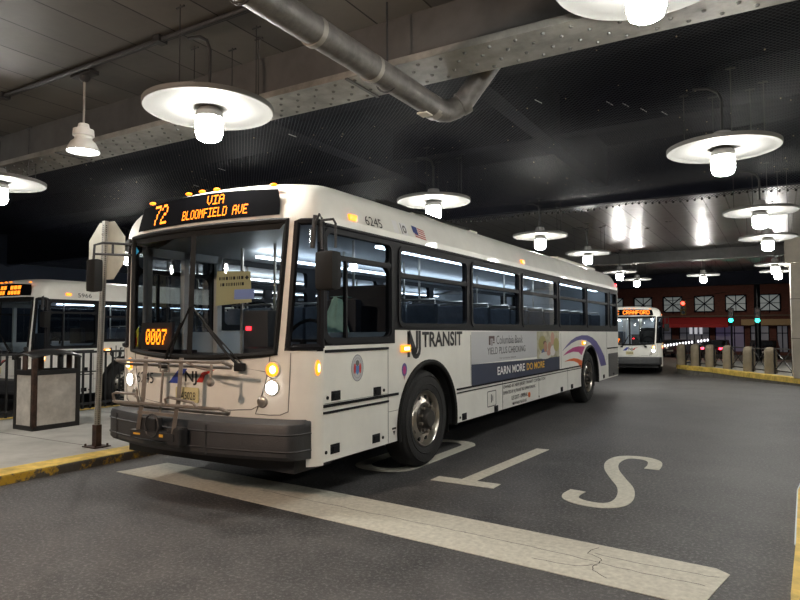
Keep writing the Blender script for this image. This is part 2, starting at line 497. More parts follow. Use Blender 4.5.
    for sg in (1, -1): m = MB(); fpatch(m, 1.27*sg, 1.5*sg, .37, .78, .006, 8, 2); m.build('corner_skirt', WHITE, root, SM)
    m = MB(); m.box((-1.1, .28, .30), (1.1, .8, .56)); m.build('front_underpan', DARKMETAL, root)
    # ---- wheel arches, wheels
    for MP, sg in ((LM, 1), (RM, -1)):
        for c in (YF, YR):
            m = MB()
            ang = [PI*1.06-(PI*1.12)*k/28 for k in range(29)]
            m.grid([[MP(c+r*cos(a), .5+r*sin(a), w) for (r, w) in ((.69, .0), (.69, .022), (.665, .03), (.64, .018), (.64, -.03))] for a in ang])
            m.build('wheel_arch_trim', RUBBER, root, SM)
            m = MB()
            m.grid([[MP(c+.65*cos(a), .5+.65*sin(a), w) for w in (0, -.2, -.53)] for a in ang])
            m.build('wheel_well', DARKMETAL, root, SM)
            make_wheel(root, c, sg)
            m = MB(); m.box(MP(c+.60, .30, -.06), MP(c+.615, .80, -.34)); m.build('mud_flap', RUBBER, root)
    m = MB(); m.box((-.74, .7, .32), (.74, 11.9, .84)); m.box((-1.2, 3.1, .42), (1.2, 8.6, .8)); m.box((-1.2, 10.1, .42), (1.2, 12, .8)); m.build('chassis', DARKMETAL, root)
    # ---- side strips, seams, latches
    for MP in (LM, RM):
        for a, b in (((.42, .855, 0), (1.66, .88, .012)), ((.42, .80, 0), (1.47, .82, .012)), ((3.04, .785, 0), (8.66, .805, .014)), ((3.04, .745, 0), (8.66, .757, .01)), ((.44, 1.325, 0), (1.47, 1.35, .012)), ((10.96, 1.06, 0), (12.03, 1.085, .012))):
            m = MB(); m.box(MP(*a), MP(*b)); m.build('rub_strip', CHAR, root)
        m = MB()
        for y in (1.47, 4.52, 6.1, 7.75): m.box(MP(y-.003, .39, 0), MP(y+.003, .78 if y > 2 else 1.32, .0025))
        for y in (3.46, 7.35, 10.9): m.box(MP(y-.003, .82, 0), MP(y+.003, 1.45, .0025))
        m.box(MP(.44, .885, 0), MP(1.47, .889, .0025)); m.box(MP(1.47, .70, 0), MP(1.66, .704, .0025)); m.box(MP(3.04, .64, 0), MP(3.046, .39, .0025))
        m.box(MP(1.62, 1.0, 0), MP(1.626, .39, .0025)) if False else None
        m.build('panel_seams', GREYTXT, root)
        for (y, z) in ((.60, .945), (1.27, .925), (.59, .485), (1.25, .475), (3.25, .445), (4.28, .43), (7.36, .44), (8.02, .44), (10.57, .46), (11.54, .46)):
            m = MB(); m.box(MP(y-.065, z-.042, -.005), MP(y+.065, z+.042, .006), .004)
            m.box(MP(y-.04, z-.018, .004), MP(y+.04, z+.022, .014), .004); m.build('access_latch', CHAR, root)
        for (y, z) in ((.48, .935), (1.39, .925), (.46, .47), (1.37, .465), (3.13, .445), (4.95, .43), (6.1, .43)):
            m = MB(); m.cyl(MP(y, z, 0), MP(y, z, .006), .016, 10); m.build('lock', RUBBER, root)
        m = MB()
        m.plate([rect(11.04, .42, 12.02, .95)], lambda u, v, w: MP(u, v, w+.004), .004)
        for k in range(13):
            m.box(MP(11.06, .44+.039*k, .002), MP(12.0, .455+.039*k, .014))
        m.build('engine_grille', mat('grille_grey', (.10, .10, .10), .6), root)
    # ---- livery on the left side
    if detail:
        livery(root, number)
    else:
        text(number, 1.08, 2.51, 1.40, 2.60, lambda u, v, w: LM(u, v, .004+w-.02*(v-2.5)*8), 'fleet_number', BLK, root)
    # front number, logo, licence plate
    fm = lambda u, v, w: FM(u, v, .003+w)
    text(number, -.85, 1.01, -.54, 1.115, fm, 'fleet_number', BLK, root)
    m = MB(); m.plate([[(-.30, 1.03), (-.16, 1.03), (-.03, 1.17), (-.14, 1.17)]], fm, 0); m.build('logo_stripe', BLUE, root)
    m = MB(); m.plate([[(.09, 1.05), (.16, 1.14), (.33, 1.175), (.20, 1.115), (.17, 1.05)]], fm, 0); m.build('logo_stripe', RED, root)
    text('NJ', -.06, 1.02, .10, 1.15, fm, 'logo_letters', BLK, root, .02)
    m = MB(); m.plate([rrect(-.17, .865, .13, 1.0, .015)], lambda u, v, w: FM(u, v, .018+w), .012); lp = m.build('licence_plate', PLATEY, root)
    text('TA5028', -.14, .89, .10, .96, lambda u, v, w: FM(u, v, .019+w), 'plate_characters', BLK, lp)
    # ---- mirrors
    m = MB()
    m.tube([(-1.05, .24, 2.41), (-1.18, .0, 2.41), (-1.20, -.08, 2.38), (-1.20, -.09, 2.2)], .013, 8)
    m.tube([(-1.05, .24, 2.30), (-1.20, -.08, 2.29)], .012, 8)
    m.tube([(-1.14, .08, 2.41), (-1.14, .08, 2.30)], .012, 8)
    a = m.build('mirror_arm', DARKMETAL, root, SM)
    m = MB(); m.box((-1.285, -.12, 1.91), (-1.135, -.02, 2.24), .04); m.build('mirror_head', RUBBER, root, SM)
    m = MB()
    m.tube([(1.29, .30, 2.42), (1.36, .28, 2.50), (1.40, .26, 2.46), (1.41, .25, 2.2)], .011, 8)
    m.tube([(1.29, .36, 2.28), (1.33, .33, 2.42), (1.36, .3, 2.44)], .010, 8)
    m.tube([(1.27, .30, 2.22), (1.30, .30, 2.5)], .02, 8)
    m.tube([(1.41, .25, 2.44), (1.52, .26, 2.44), (1.545, .26, 2.40), (1.545, .26, 2.2)], .011, 8)
    m.build('mirror_arm', DARKMETAL, root, SM)
    m = MB(); m.box((1.37, .19, 1.85), (1.565, .33, 2.18), .06); m.build('mirror_head', RUBBER, root, SM)
    # ---- wipers
    for (a, b) in (((-.33, 1.20), (.01, 1.74)), ((.62, 1.20), (.06, 1.72))):
        m = MB()
        A = FM(a[0], a[1], .03); B = FM(b[0], b[1], .03)
        m.tube([A, A.lerp(B, .25)+Vector((0, -.03, 0)), A.lerp(B, .72)+Vector((0, -.015, 0))], .013, 6)
        off = Vector((.045, 0, .01))
        m.tube([A+off, A.lerp(B, .75)+off*.3+Vector((0, -.02, 0))], .006, 6)
        wp = m.build('wiper', RUBBER, root, SM)
        m = MB(); m.tube([A.lerp(B, .38)+Vector((-.01, .012, 0)), B+Vector((-.01, .008, 0))], .010, 5); m.build('wiper_blade', RUBBER, wp)
        m = MB(); m.box(A-Vector((.05, .03, .035)), A+Vector((.05, .02, .035)), .01); m.build('wiper_motor_cap', RUBBER, wp)
    interior(root, detail, run)
    return root

def livery(root, number):
    S = lambda u, v, w: LM(u, v, .003+w)
    def US(u, v, w):     # on the leaning strip above the windows
        # find roof section at height v
        lo, hi = 1.05, 1.5
        for _ in range(24):
            mid = (lo+hi)/2
            if roofpt(mid).y > v: lo = mid
            else: hi = mid
        p = roofpt(lo); return Vector((p.x+.004+w, u, v+.0015))
    text(number, 1.09, 2.53, 1.39, 2.625, US, 'fleet_number', BLK, root)
    # advert holder plate and flag above the windows
    m = MB(); m.plate([rect(1.62, 2.52, 1.72, 2.66)], US, 0); m.plate([rect(1.75, 2.52, 1.90, 2.655)], US, 0); nt_ = m.build('notice_plate', WHITE_PRINT, root)
    m = MB(); m.plate([rect(1.775, 2.53, 1.79, 2.645)], lambda u, v, w: US(u, v, w+.001), 0); m.plate([rrect(1.81, 2.545, 1.88, 2.63, .03), rrect(1.83, 2.565, 1.86, 2.61, .014)], lambda u, v, w: US(u, v, w+.001), 0); m.build('notice_print', GREYTXT, nt_)
    m = MB(); m.plate([[(2.03, 2.58), (2.14, 2.555), (2.14, 2.65), (2.03, 2.66)]], lambda u, v, w: US(u, v, w+.001), 0); fb = m.build('flag_canton', FLAGB, root)
    m = MB()
    for k in range(5):
        v = 2.525+.025*k; u0 = 2.15 if k > 1 else 2.06
        m.plate([[(u0, v+.01), (2.30, v-.005), (2.30, v+.007), (u0, v+.022)]], US, 0)
    m.build('flag_stripes', FLAGR, root)
    # NJ TRANSIT wordmark
    m = MB()
    U = lambda q: (1.85+q[0]*.30, 1.225+q[1]*.285)
    def st(pts, w): m.plate([stroke([U(p) for p in pts], w)], S, .0)
    st([(.10, .02), (.10, .98)], .055)
    st([(.10, .97), (.46, .36), (.62, .12)], .075)
    hook = [(.90, 1.0), (.90, .30), (.86, .16), (.76, .06), (.62, .03), (.48, .07), (.38, .2), (.36, .34)]
    st(hook, .055)
    m2 = [(.70, 1.0), (.70, .36), (.66, .26), (.60, .26)]
    st(m2, .045)
    m.build('logo_letters', BLK, root)
    text('TRANSIT', 2.17, 1.325, 3.20, 1.50, S, 'logo_letters', BLK, root, .028)
    # round seal
    m = MB(); m.plate([ell(.93, 1.17, .098, .125, 28)], S, 0); seal = m.build('state_seal', ADWHITE, root)
    m = MB(); m.plate([ell(.93, 1.17, .098, .125, 28), ell(.93, 1.17, .09, .117, 28)], lambda u, v, w: S(u, v, w+.001), 0); m.plate([ell(.93, 1.17, .072, .095, 24), ell(.93, 1.17, .068, .091, 24)], lambda u, v, w: S(u, v, w+.001), 0)
    m.build('seal_rings', mat('seal_grey', (.25, .26, .27), .5), seal)
    m = MB(); m.plate([[(.895, 1.19), (.965, 1.19), (.96, 1.135), (.93, 1.105), (.90, 1.135)]], lambda u, v, w: S(u, v, w+.001), 0); m.build('seal_shield', mat('seal_blue', (.08, .22, .5), .5), seal)
    m = MB()
    for c in (.888, .972): m.plate([ell(c, 1.165, .018, .05, 10)], lambda u, v, w: S(u, v, w+.0015), 0)
    m.build('seal_figures', RED, seal)
    m = MB(); m.plate([ell(.93, 1.215, .03, .028, 10)], lambda u, v, w: S(u, v, w+.001), 0); m.build('seal_crest', GREYTXT, seal)
    # small badge by the wheel arch
    m = MB(); m.plate([ell(1.79, 1.105, .055, .07, 18)], S, 0); bd = m.build('round_badge', PURPLE, root)
    m = MB(); m.plate([ell(1.79, 1.10, .03, .045, 14)], lambda u, v, w: S(u, v, w+.001), 0); m.build('badge_centre', MAGENTA, bd)
    m = MB(); m.plate([[(1.765, 1.045), (1.815, 1.045), (1.79, .995)]], S, 0); m.build('badge_point', mat('pale_pink', (.5, .3, .3), .5), bd)
    m = MB(); m.plate([[(1.555, .50), (1.605, .50), (1.58, .455)]], S, 0); m.plate([rect(1.54, .515, 1.62, .535)], S, 0); m.build('jacking_mark', BLK, root)
    # advert
    m = MB(); m.plate([rect(3.47, 1.075, 7.25, 1.49)], S, .0); ad = m.build('advert_panel', ADWHITE, root)
    m = MB(); m.plate([[(3.47, .80), (7.25, .80), (7.25, 1.02), (3.47, 1.075)]], lambda u, v, w: S(u, v, w+.0005), 0)
    m.plate([rect(3.47, 1.0, 7.25, 1.04)], S, 0) ; m.build('advert_banner', NAVY, ad)
    A = lambda u, v, w: S(u, v, w+.001)
    text('Columbia Bank', 4.30, 1.315, 5.36, 1.435, A, 'advert_words', mat('advert_grey', (.10, .10, .11), .5), ad)
    m = MB(); m.plate([[(4.04, 1.43), (4.24, 1.43), (4.24, 1.36), (4.19, 1.36), (4.19, 1.395), (4.04, 1.395)], ], A, 0); m.plate([rect(4.04, 1.31, 4.10, 1.40)], A, 0); m.plate([rect(4.13, 1.30, 4.16, 1.385)], A, 0); m.plate([rect(4.18, 1.33, 4.24, 1.35)], A, 0); m.build('bank_emblem', mat('emblem_maroon', (.09, .05, .05), .5), ad)
    text('YIELD PLUS CHECKING', 3.98, 1.18, 5.47, 1.275, A, 'advert_words', GREYTXT, ad)
    text('For a smarter balance', 4.42, 1.105, 5.06, 1.13, A, 'advert_small_print', GREYTXT, ad)
    text('EARN MORE', 4.33, .885, 5.43, 1.0, lambda u, v, w: A(u, v, w+.001), 'advert_words', WHITE_PRINT, ad, .02)
    text('DO MORE', 5.52, .885, 6.38, .995, lambda u, v, w: A(u, v, w+.001), 'advert_words', YEL_PRINT, ad, .02)
    m = MB(); m.plate([rect(6.02, 1.035, 7.23, 1.485)], A, 0); ph = m.build('advert_photograph', mat('photo_ground', (.42, .40, .28), .5, var=.5, vscale=5), ad)
    B = lambda u, v, w: A(u, v, w+.001)
    for c, (cu, cv, ru, rv) in (((.30, .27, .08), (6.3, 1.28, .2, .13)), ((.33, .30, .10), (7.05, 1.25, .16, .12)), ((.55, .55, .52), (6.45, 1.08, .33, .06)), ((.10, .13, .25), (6.38, 1.13, .15, .07)), ((.40, .20, .13), (6.45, 1.22, .09, .085)), ((.42, .22, .15), (6.68, 1.23, .10, .075)), ((.50, .27, .20), (6.84, 1.36, .11, .11)), ((.12, .05, .03), (6.42, 1.29, .09, .035)), ((.65, .62, .62), (6.85, 1.15, .14, .09)), ((.5, .25, .2), (6.62, 1.12, .1, .05))):
        m = MB(); m.plate([ell(cu, cv, ru, rv, 16)], lambda u, v, w, k=cu: B(u, v, w+.0003*k), 0); m.build('photograph_patch', mat('photo_%d' % (cu*100+cv*1000), c, .5), ph)
    # operator lettering and filler door
    DK = mat('lettering_grey', (.09, .088, .083), .5)
    text('OWNED BY NEW JERSEY TRANSIT CORPORATION', 4.54, .665, 6.42, .725, S, 'operator_lettering', DK, root, .02)
    text('OPERATED BY NJ TRANSIT BUS OPERATIONS INC', 4.54, .58, 5.92, .64, S, 'operator_lettering', DK, root, .02)
    text('US DOT - OPERAL', 4.86, .49, 5.55, .55, S, 'operator_lettering', DK, root, .02)
    text('NEWARK NJ 07105', 4.88, .40, 5.50, .455, S, 'operator_lettering', DK, root, .02)
    m = MB(); m.plate([rrect(3.97, .475, 4.28, .69, .02), rrect(3.985, .488, 4.265, .677, .018)], S, 0); m.plate([rect(4.10, .53, 4.13, .64)], S, 0); m.plate([rect(4.15, .55, 4.17, .62)], S, 0)
    m.build('filler_door', GREYTXT, root)
    m = MB(); m.cyl(LM(5.62, .50, 0), LM(5.62, .50, .012), .04, 14); m.build('round_reflector', mat('orange_reflector', (.75, .16, .03), .4), root)
    # swooshes by the rear wheel
    def sw(outer, inner, mm):
        m = MB(); m.plate([outer+inner[::-1]], S, 0); m.build('livery_swoosh', mm, root)
    def arc(c, ru, rv, a0, a1, n=16): return [(c[0]+ru*cos(a0+(a1-a0)*k/n), c[1]+rv*sin(a0+(a1-a0)*k/n)) for k in range(n+1)]
    sw([(7.44, 1.13), (7.7, 1.22), (8.0, 1.305), (8.35, 1.365), (8.76, 1.395), (9.2, 1.39), (9.6, 1.34), (9.95, 1.25), (10.3, 1.10), (10.6, .93), (10.82, .70)],
       [(7.44, 1.125), (7.72, 1.19), (8.05, 1.255), (8.4, 1.295), (8.75, 1.31), (9.1, 1.29), (9.4, 1.235), (9.7, 1.14), (9.95, 1.0), (10.15, .85), (10.30, .70)], PURPLE)
    sw([(7.48, 1.04), (7.75, 1.11), (8.1, 1.165), (8.5, 1.185), (9.0, 1.165)], [(7.48, 1.035), (7.8, 1.07), (8.15, 1.09), (8.5, 1.07), (8.72, 1.0)], MAGENTA)
    sw([(7.57, .93), (7.85, .955), (8.15, .965), (8.45, .945), (8.76, .89)], [(7.57, .925), (7.85, .925), (8.15, .91), (8.45, .86), (8.69, .74)], ORANGE)
    m = MB(); m.box(LM(12.04, 2.56, -.06), LM(12.11, 2.62, -.01), .01); m.build('rear_marker_lamp', REDL, root)
    # things on the roof edge
    m = MB(); m.box((.6, 1.75, 2.86), (1.07, 2.3, 2.92), .012); m.build('roof_hatch', CHAR, root)
    m = MB(); m.tube([(1.06, 1.6, 2.875), (1.12, 1.85, 2.875), (1.05, 2.1, 2.91), (1.13, 2.35, 2.87), (1.08, 2.6, 2.90), (1.15, 2.9, 2.855), (1.12, 3.4, 2.87), (1.08, 3.9, 2.885)], .02, 6); m.build('roof_cable', RUBBER, root, SM)
    m = MB(); m.box((.75, 2.5, 2.87), (1.03, 4.3, 2.905), .01); m.build('roof_duct', WHITE2, root)
    m = MB(); m.box((-.9, 8.6, 2.88), (.9, 11.6, 2.99), .05); m.build('roof_unit', WHITE2, root, SM)

def interior(root, detail, run):
    m = MB(); m.box((-.74, .45, .80), (.74, 12.0, .85))
    for y0, y1 in ((.45, 1.62), (3.06, 8.64), (10.08, 12.0)): m.box((-1.25, y0, .80), (1.25, y1, .85))
    m.build('cabin_floor', INTD, root)
    m = MB()
    m.grid([[Vector((x, y, z)) for x, z in ((-1.25, 2.42), (-.95, 2.52), (-.5, 2.60), (.5, 2.60), (.95, 2.52), (1.25, 2.42))] for y in (.7, 12.0)])
    m.build('cabin_ceiling', INTW, root)
    m = MB(); m.box((-1.22, 11.85, .85), (1.22, 11.95, 2.5)); m.build('rear_bulkhead', INTW, root)
    for sg in (1, -1):
        m = MB(); m.box((sg*.86, 1.9, 2.42), (sg*.92, 11.7, 2.45), .005); m.build('light_strip', STRIP, root)
        m = MB(); m.box((sg*1.24, .45, 1.17), (sg*1.255, 12, 1.50)); m.build('inner_wall', INTW, root)
    # seats
    if 'seat' not in SEATMESH:
        m = MB()
        m.box((-.42, -.22, .40), (.42, .22, .48), .03); m.box((-.42, .17, .44), (-.02, .26, .98), .035); m.box((.02, .17, .44), (.42, .26, .98), .035)
        m.box((-.3, -.1, 0), (-.24, .1, .42)); m.box((.24, -.1, 0), (.3, .1, .42))
        s = m.build('passenger_seat', SEATBLUE, root, SM); SEATMESH['seat'] = s.data; bpy.data.objects.remove(s)
        m = MB(); m.tube([(-.4, .22, .95), (-.38, .24, 1.03), (.38, .24, 1.03), (.4, .22, .95)], .014, 6); s = m.build('grab_rail', ALU, root); SEATMESH['rail'] = s.data; bpy.data.objects.remove(s)
    for sg in (1, -1):
        for k in range(11 if detail else 5):
            y = 2.5+.80*k
            if sg < 0 and 5.6 < y < 7.0: continue
            s = bpy.data.objects.new('passenger_seat', SEATMESH['seat']); COL.objects.link(s); s.parent = root; s.location = (sg*.78, y, .85)
            r = bpy.data.objects.new('grab_rail', SEATMESH['rail']); COL.objects.link(r); r.parent = s
    for (x, y) in ((.36, 2.2), (.36, 3.8), (.36, 5.4), (.36, 7.0), (.36, 8.6), (-.36, 3.0), (-.36, 4.6), (-.36, 7.4), (-.95, 1.7), (-.6, 1.9)):
        m = MB(); m.cyl((x, y, .85), (x, y, 2.58), .017, 8); m.build('stanchion_pole', ALU, root, SM)
    # front door posts (right side of the bus)
    m = MB()
    for y in (.55, 1.05, 1.55): m.box((-1.235, y-.035, .4), (-1.17, y+.035, 2.42)); m.build('door_post', INTW, root); m = MB()
    m.box((-1.235, .5, 2.33), (-1.17, 1.6, 2.42)); m.build('door_header', INTW, root)
    # dashboard, wheel, fare box, driver seat
    m = MB(); m.box((-.9, .33, .85), (1.18, .62, 1.30), .05); m.box((.25, .5, 1.15), (1.15, .80, 1.36), .06); m.box((-.86, .30, 1.29), (-.3, .45, 1.33), .01); db = m.build('dashboard', INTD, root, SM)
    m = MB(); m.tube([(.72+.23*cos(2*PI*k/24), .86+.10*sin(2*PI*k/24), 1.42+.20*sin(2*PI*k/24)) for k in range(24)], .018, 8, closed=True)
    m.tube([(.50, .86, 1.42), (.94, .86, 1.42)], .014, 6); m.tube([(.72, .86, 1.42), (.72, .72, 1.2)], .03, 8)
    m.build('steering_wheel', RUBBER, root, SM)
    m = MB(); m.box((.05, .72, .85), (.38, 1.05, 1.72), .03); fb = m.build('fare_box', INTD, root, SM)
    m = MB(); m.box((.10, .71, 1.52), (.16, .722, 1.56)); m.build('red_indicator', REDL, fb)
    m = MB(); m.box((.52, 1.0, 1.22), (1.0, 1.45, 1.34), .05); m.box((.54, 1.36, 1.3), (.98, 1.48, 1.84), .05); m.box((.62, 1.1, .85), (.9, 1.35, 1.24)); m.build('driver_seat', INTD, root, SM)
    m = MB(); m.box((.36, 1.72, .85), (1.23, 1.75, 2.0), .01); m.build('driver_partition', INTD, root)
    # run number sign behind the windshield
    G = lambda u, v, w: FM(u, v, -.05+w)
    m = MB(); m.plate([rrect(-.90, 1.335, -.34, 1.60, .01)], G, .03); rb = m.build('run_number_box', INTD, root)
    m = MB(); led(m, run, -.79, 1.385, -.42, 1.535, lambda u, v, w: G(u, v, .004), 0, .95); tag(m.build('lit_run_number', LED, rb), 'amber lit run number')
    if detail:
        m = MB(); m.plate([[(-.985, 1.36), (-.92, 1.36), (-.92, 1.56), (-.99, 1.51)]], lambda u, v, w: FM(u, v, -.03+w), .004); yc = m.build('windshield_card', mat('lime_card', (.55, .65, .08), .6), root)
        m = MB(); m.plate([rect(-.975, 1.37, -.935, 1.45)], lambda u, v, w: FM(u, v, -.026+w), .0); m.build('card_print', RED, yc)
        m = MB(); m.plate([[(-.99, 2.30), (-.93, 2.33), (-.99, 2.38)]], lambda u, v, w: FM(u, v, .0+w), .002); m.build('blue_sticker', mat('sky_sticker', (.03, .4, .75), .5), root)
        m = MB(); m.plate([[(-.86, 1.80), (-.30, 1.83), (-.32, 2.17), (-.84, 2.20)]], lambda u, v, w: Vector((u, 1.2+w, v)), .004); pn = m.build('reflected_notice', YELLOWNOTICE, root)  # solid panel standing in for a sign reflected in the windshield
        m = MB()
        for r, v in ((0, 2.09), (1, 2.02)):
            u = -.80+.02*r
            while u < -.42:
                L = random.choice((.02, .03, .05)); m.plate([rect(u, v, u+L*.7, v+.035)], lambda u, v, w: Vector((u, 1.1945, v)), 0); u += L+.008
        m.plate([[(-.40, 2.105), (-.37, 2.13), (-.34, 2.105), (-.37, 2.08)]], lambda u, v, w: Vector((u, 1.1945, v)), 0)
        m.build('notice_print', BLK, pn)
        m = MB(); m.plate([rect(.46, 1.80, .68, 1.89)], lambda u, v, w: FM(u, v, -.06), 0); m.build('blue_card', mat('pale_blue_card', (.25, .35, .75), .6), root)

# bike rack folded against the front of the main bus
def bike_rack(root):
    rk = bpy.data.objects.new('bike_rack', None); COL.objects.link(rk); rk.parent = root
    Y = -.16
    m = MB()
    for x in (-.25, .22):
        m.tube([(x, Y-.02, 1.285), (x-.02, Y-.03, .92), (x-.045, Y-.035, .80), (x-.10, Y-.02, .60)], .024, 4); m.build('upright_bar', STEEL, rk); m = MB()
    m.box((-.33, Y-.045, .775), (.16, Y-.02, .80)); m.build('cross_bar', STEEL, rk)
    for zz, dy, nm in ((1.25, 0, 'upper_tray'), (.87, -.02, 'lower_tray')):
        m = MB(); y0, y1 = Y-.05+dy, Y+.05+dy
        m.tube([(-.60, y0, zz), (-.66, y0+.02, zz), (-.66, y1-.02, zz-.03), (-.60, y1, zz-.04), (.66, y1, zz-.04), (.74, y1, zz-.04), (.78, y1-.03, zz-.02), (.74, y0, zz+.015), (.66, y0, zz+.01)], .015, 8, closed=True)
        if zz < 1:
            m.tube([(-.62, y0, zz), (-.62, y0-.02, zz+.07), (-.58, y0-.02, zz+.085), (-.30, y0-.02, zz+.085), (-.27, y0-.02, zz+.06), (-.27, y0, zz)], .012, 8)
            m.tube([(.10, y0, zz), (.10, y0-.02, zz+.06), (.15, y0-.02, zz+.08), (.45, y0-.02, zz+.05), (.48, y0, zz)], .012, 8)
        m.build(nm, STEEL, rk, SM)
    m = MB(); m.tube([(-.03, Y-.01, 1.17), (-.05, Y-.02, .80)], .010, 8); m.tube([(-.08, Y, 1.25), (-.08, Y, 1.16), (.03, Y, 1.16), (.03, Y, 1.25)], .008, 6); m.build('centre_rod', STEEL, rk, SM)
    m = MB(); m.tube([(.60, Y-.03, 1.24), (.60, Y-.04, 1.10)], .012, 8); m.sphere((.60, Y-.04, 1.09), .035, 12, 8); m.tube([(.33, Y-.06, 1.25), (.45, Y-.05, 1.21), (.60, Y-.04, 1.19)], .010, 6); m.build('support_arm', STEEL, rk, SM)
    m = MB(); m.box((-.42, Y-.05, .56), (.16, Y+.04, .63), .008); m.box((-.34, Y-.02, .62), (-.12, Y+.06, .74), .01); m.tube([(-.12+.09*cos(2*PI*k/16), Y-.05, .68+.10*sin(2*PI*k/16)) for k in range(16)], .010, 6, closed=True); m.box((.06, Y-.04, .52), (.22, Y+.06, .68), .02)
    m.build('pivot_bracket', DARKMETAL, rk)
    m = MB(); m.box((-.37, Y-.053, .59), (-.28, Y-.049, .605)); m.box((-.02, Y-.053, .59), (.03, Y-.049, .615)); m.build('warning_label', YEL_PRINT, rk)

MAIN_SIGN = ([('72', -.665, 2.565, -.44, 2.765), ('VIA', .12, 2.685, .33, 2.775), ('BLOOMFIELD AVE', -.19, 2.565, .615, 2.655)], LED)
bus1 = make_bus((0, 0, 0), 0, 'white transit bus at the stop line with a lit 72 sign and bike rack', 'transit buses', '6245', MAIN_SIGN)
bike_rack(bus1)
bus2 = make_bus((-9.83, 3.27, -.26), 0, 'white transit bus numbered 5966 behind the black fence and the litter bin', 'transit buses', '5966',
                ([('## ###', -.1, 2.67, .62, 2.75), ('## ####', -.1, 2.56, .62, 2.64), ('#', -.7, 2.56, -.5, 2.75)], LEDDIM), detail=False)
a3 = math.radians(-0)
bus3 = make_bus((-.78, 24.3, -.45), math.radians(9), 'distant white bus facing us with bright headlamp and long orange destination sign', 'transit buses', '5899',
                ([('UCC CRANFORD', -.80, 2.58, .80, 2.75)], LED), detail=False)
# small extras seen on bus 2
text('5966', 0, 0, .01, .01, lambda u, v, w: Vector((u, v, w)), 'tmp', BLK, None) if False else None
# mint cloth over the driver seat
m = MB()
P = []
for j in range(9):
    t = j/8; z = 1.865-.45*t; hw = .06+.17*t
    P.append([Vector((.76+hw*q*1.0, 1.30-.05*t+.04*abs(q)**2+.012*sin(q*9+t*4), z-.03*abs(q))) for q in [-1+2*i/14 for i in range(15)]])
m.grid(P)
P2 = [[Vector((.76+.06*q, 1.30+.22*k/4, 1.865+.008*sin(PI*k/4))) for q in (-1, -.5, 0, .5, 1)] for k in range(5)]
m.grid(P2)
cl = m.build('cloth', MINT, None, SM)
sol = cl.modifiers.new('thick', 'SOLIDIFY'); sol.thickness = .006
tag(cl, 'pale mint cloth draped over the driver seat of the 72 bus', 'cloth')

# ------------------------------------------------------------------ road, platform, kerbs
def asphalt():
    m = bpy.data.materials.new('asphalt'); m.use_nodes = True; nt = m.node_tree; b = nt.nodes['Principled BSDF']
    tc = nt.nodes.new('ShaderNodeTexCoord')
    def noise(s, d=8, r=.6):
        n = nt.nodes.new('ShaderNodeTexNoise'); n.inputs['Scale'].default_value = s; n.inputs['Detail'].default_value = d; n.inputs['Roughness'].default_value = r
        nt.links.new(tc.outputs['Object'], n.inputs['Vector']); return n
    big, mid, fine = noise(.45), noise(3.0), noise(38, 6, .8)
    vor = nt.nodes.new('ShaderNodeTexVoronoi'); vor.inputs['Scale'].default_value = 42; nt.links.new(tc.outputs['Object'], vor.inputs['Vector'])
    r1 = nt.nodes.new('ShaderNodeValToRGB'); r1.color_ramp.elements[0].position = .38; r1.color_ramp.elements[1].position = .66
    r1.color_ramp.elements[0].color = (.022, .022, .0235, 1); r1.color_ramp.elements[1].color = (.100, .098, .0985, 1)
    mixf = nt.nodes.new('ShaderNodeMath'); mixf.operation = 'MULTIPLY_ADD'; mixf.inputs[1].default_value = .5
    h = nt.nodes.new('ShaderNodeMath'); h.operation = 'MULTIPLY'; h.inputs[1].default_value = .5
    nt.links.new(big.outputs['Fac'], mixf.inputs[0]); nt.links.new(mid.outputs['Fac'], h.inputs[0]); nt.links.new(h.outputs[0], mixf.inputs[2])
    nt.links.new(mixf.outputs[0], r1.inputs[0])
    # pale speckle
    sp = nt.nodes.new('ShaderNodeValToRGB'); sp.color_ramp.elements[0].position = .50; sp.color_ramp.elements[1].position = .68
    nt.links.new(fine.outputs['Fac'], sp.inputs[0])
    mx = nt.nodes.new('ShaderNodeMix'); mx.data_type = 'RGBA'; mx.inputs['B'].default_value = (.25, .245, .24, 1)
    hf = nt.nodes.new('ShaderNodeMath'); hf.operation = 'MULTIPLY'; hf.inputs[1].default_value = .8
    nt.links.new(sp.outputs[0], hf.inputs[0]); nt.links.new(hf.outputs[0], mx.inputs['Factor']); nt.links.new(r1.outputs[0], mx.inputs['A'])
    # sparse scuffs
    n4 = noise(1.7, 10, .75); sc = nt.nodes.new('ShaderNodeValToRGB'); sc.color_ramp.elements[0].position = .56; sc.color_ramp.elements[1].position = .70
    nt.links.new(n4.outputs['Fac'], sc.inputs[0])
    mx2 = nt.nodes.new('ShaderNodeMix'); mx2.data_type = 'RGBA'; mx2.inputs['B'].default_value = (.13, .125, .12, 1)
    hg = nt.nodes.new('ShaderNodeMath'); hg.operation = 'MULTIPLY'; hg.inputs[1].default_value = .5
    nt.links.new(sc.outputs[0], hg.inputs[0]); nt.links.new(hg.outputs[0], mx2.inputs['Factor']); nt.links.new(mx.outputs['Result'], mx2.inputs['A'])
    nt.links.new(mx2.outputs['Result'], b.inputs['Base Color'])
    rr = nt.nodes.new('ShaderNodeMapRange'); rr.inputs['To Min'].default_value = .48; rr.inputs['To Max'].default_value = .8
    nt.links.new(mid.outputs['Fac'], rr.inputs['Value']); nt.links.new(rr.outputs[0], b.inputs['Roughness'])
    bp = nt.nodes.new('ShaderNodeBump'); bp.inputs['Strength'].default_value = .2; bp.inputs['Distance'].default_value = .008
    nt.links.new(fine.outputs['Fac'], bp.inputs['Height']); nt.links.new(bp.outputs[0], b.inputs['Normal'])
    return m
ASPH = asphalt()
CONC = mat('platform_concrete', (.46, .45, .415), .8, var=.22, vscale=1.6, bump=.15, bscale=50)
KERBY = mat('yellow_kerb_paint', (.74, .52, .11), .65, var=.35, vscale=5, bump=.2, bscale=30)
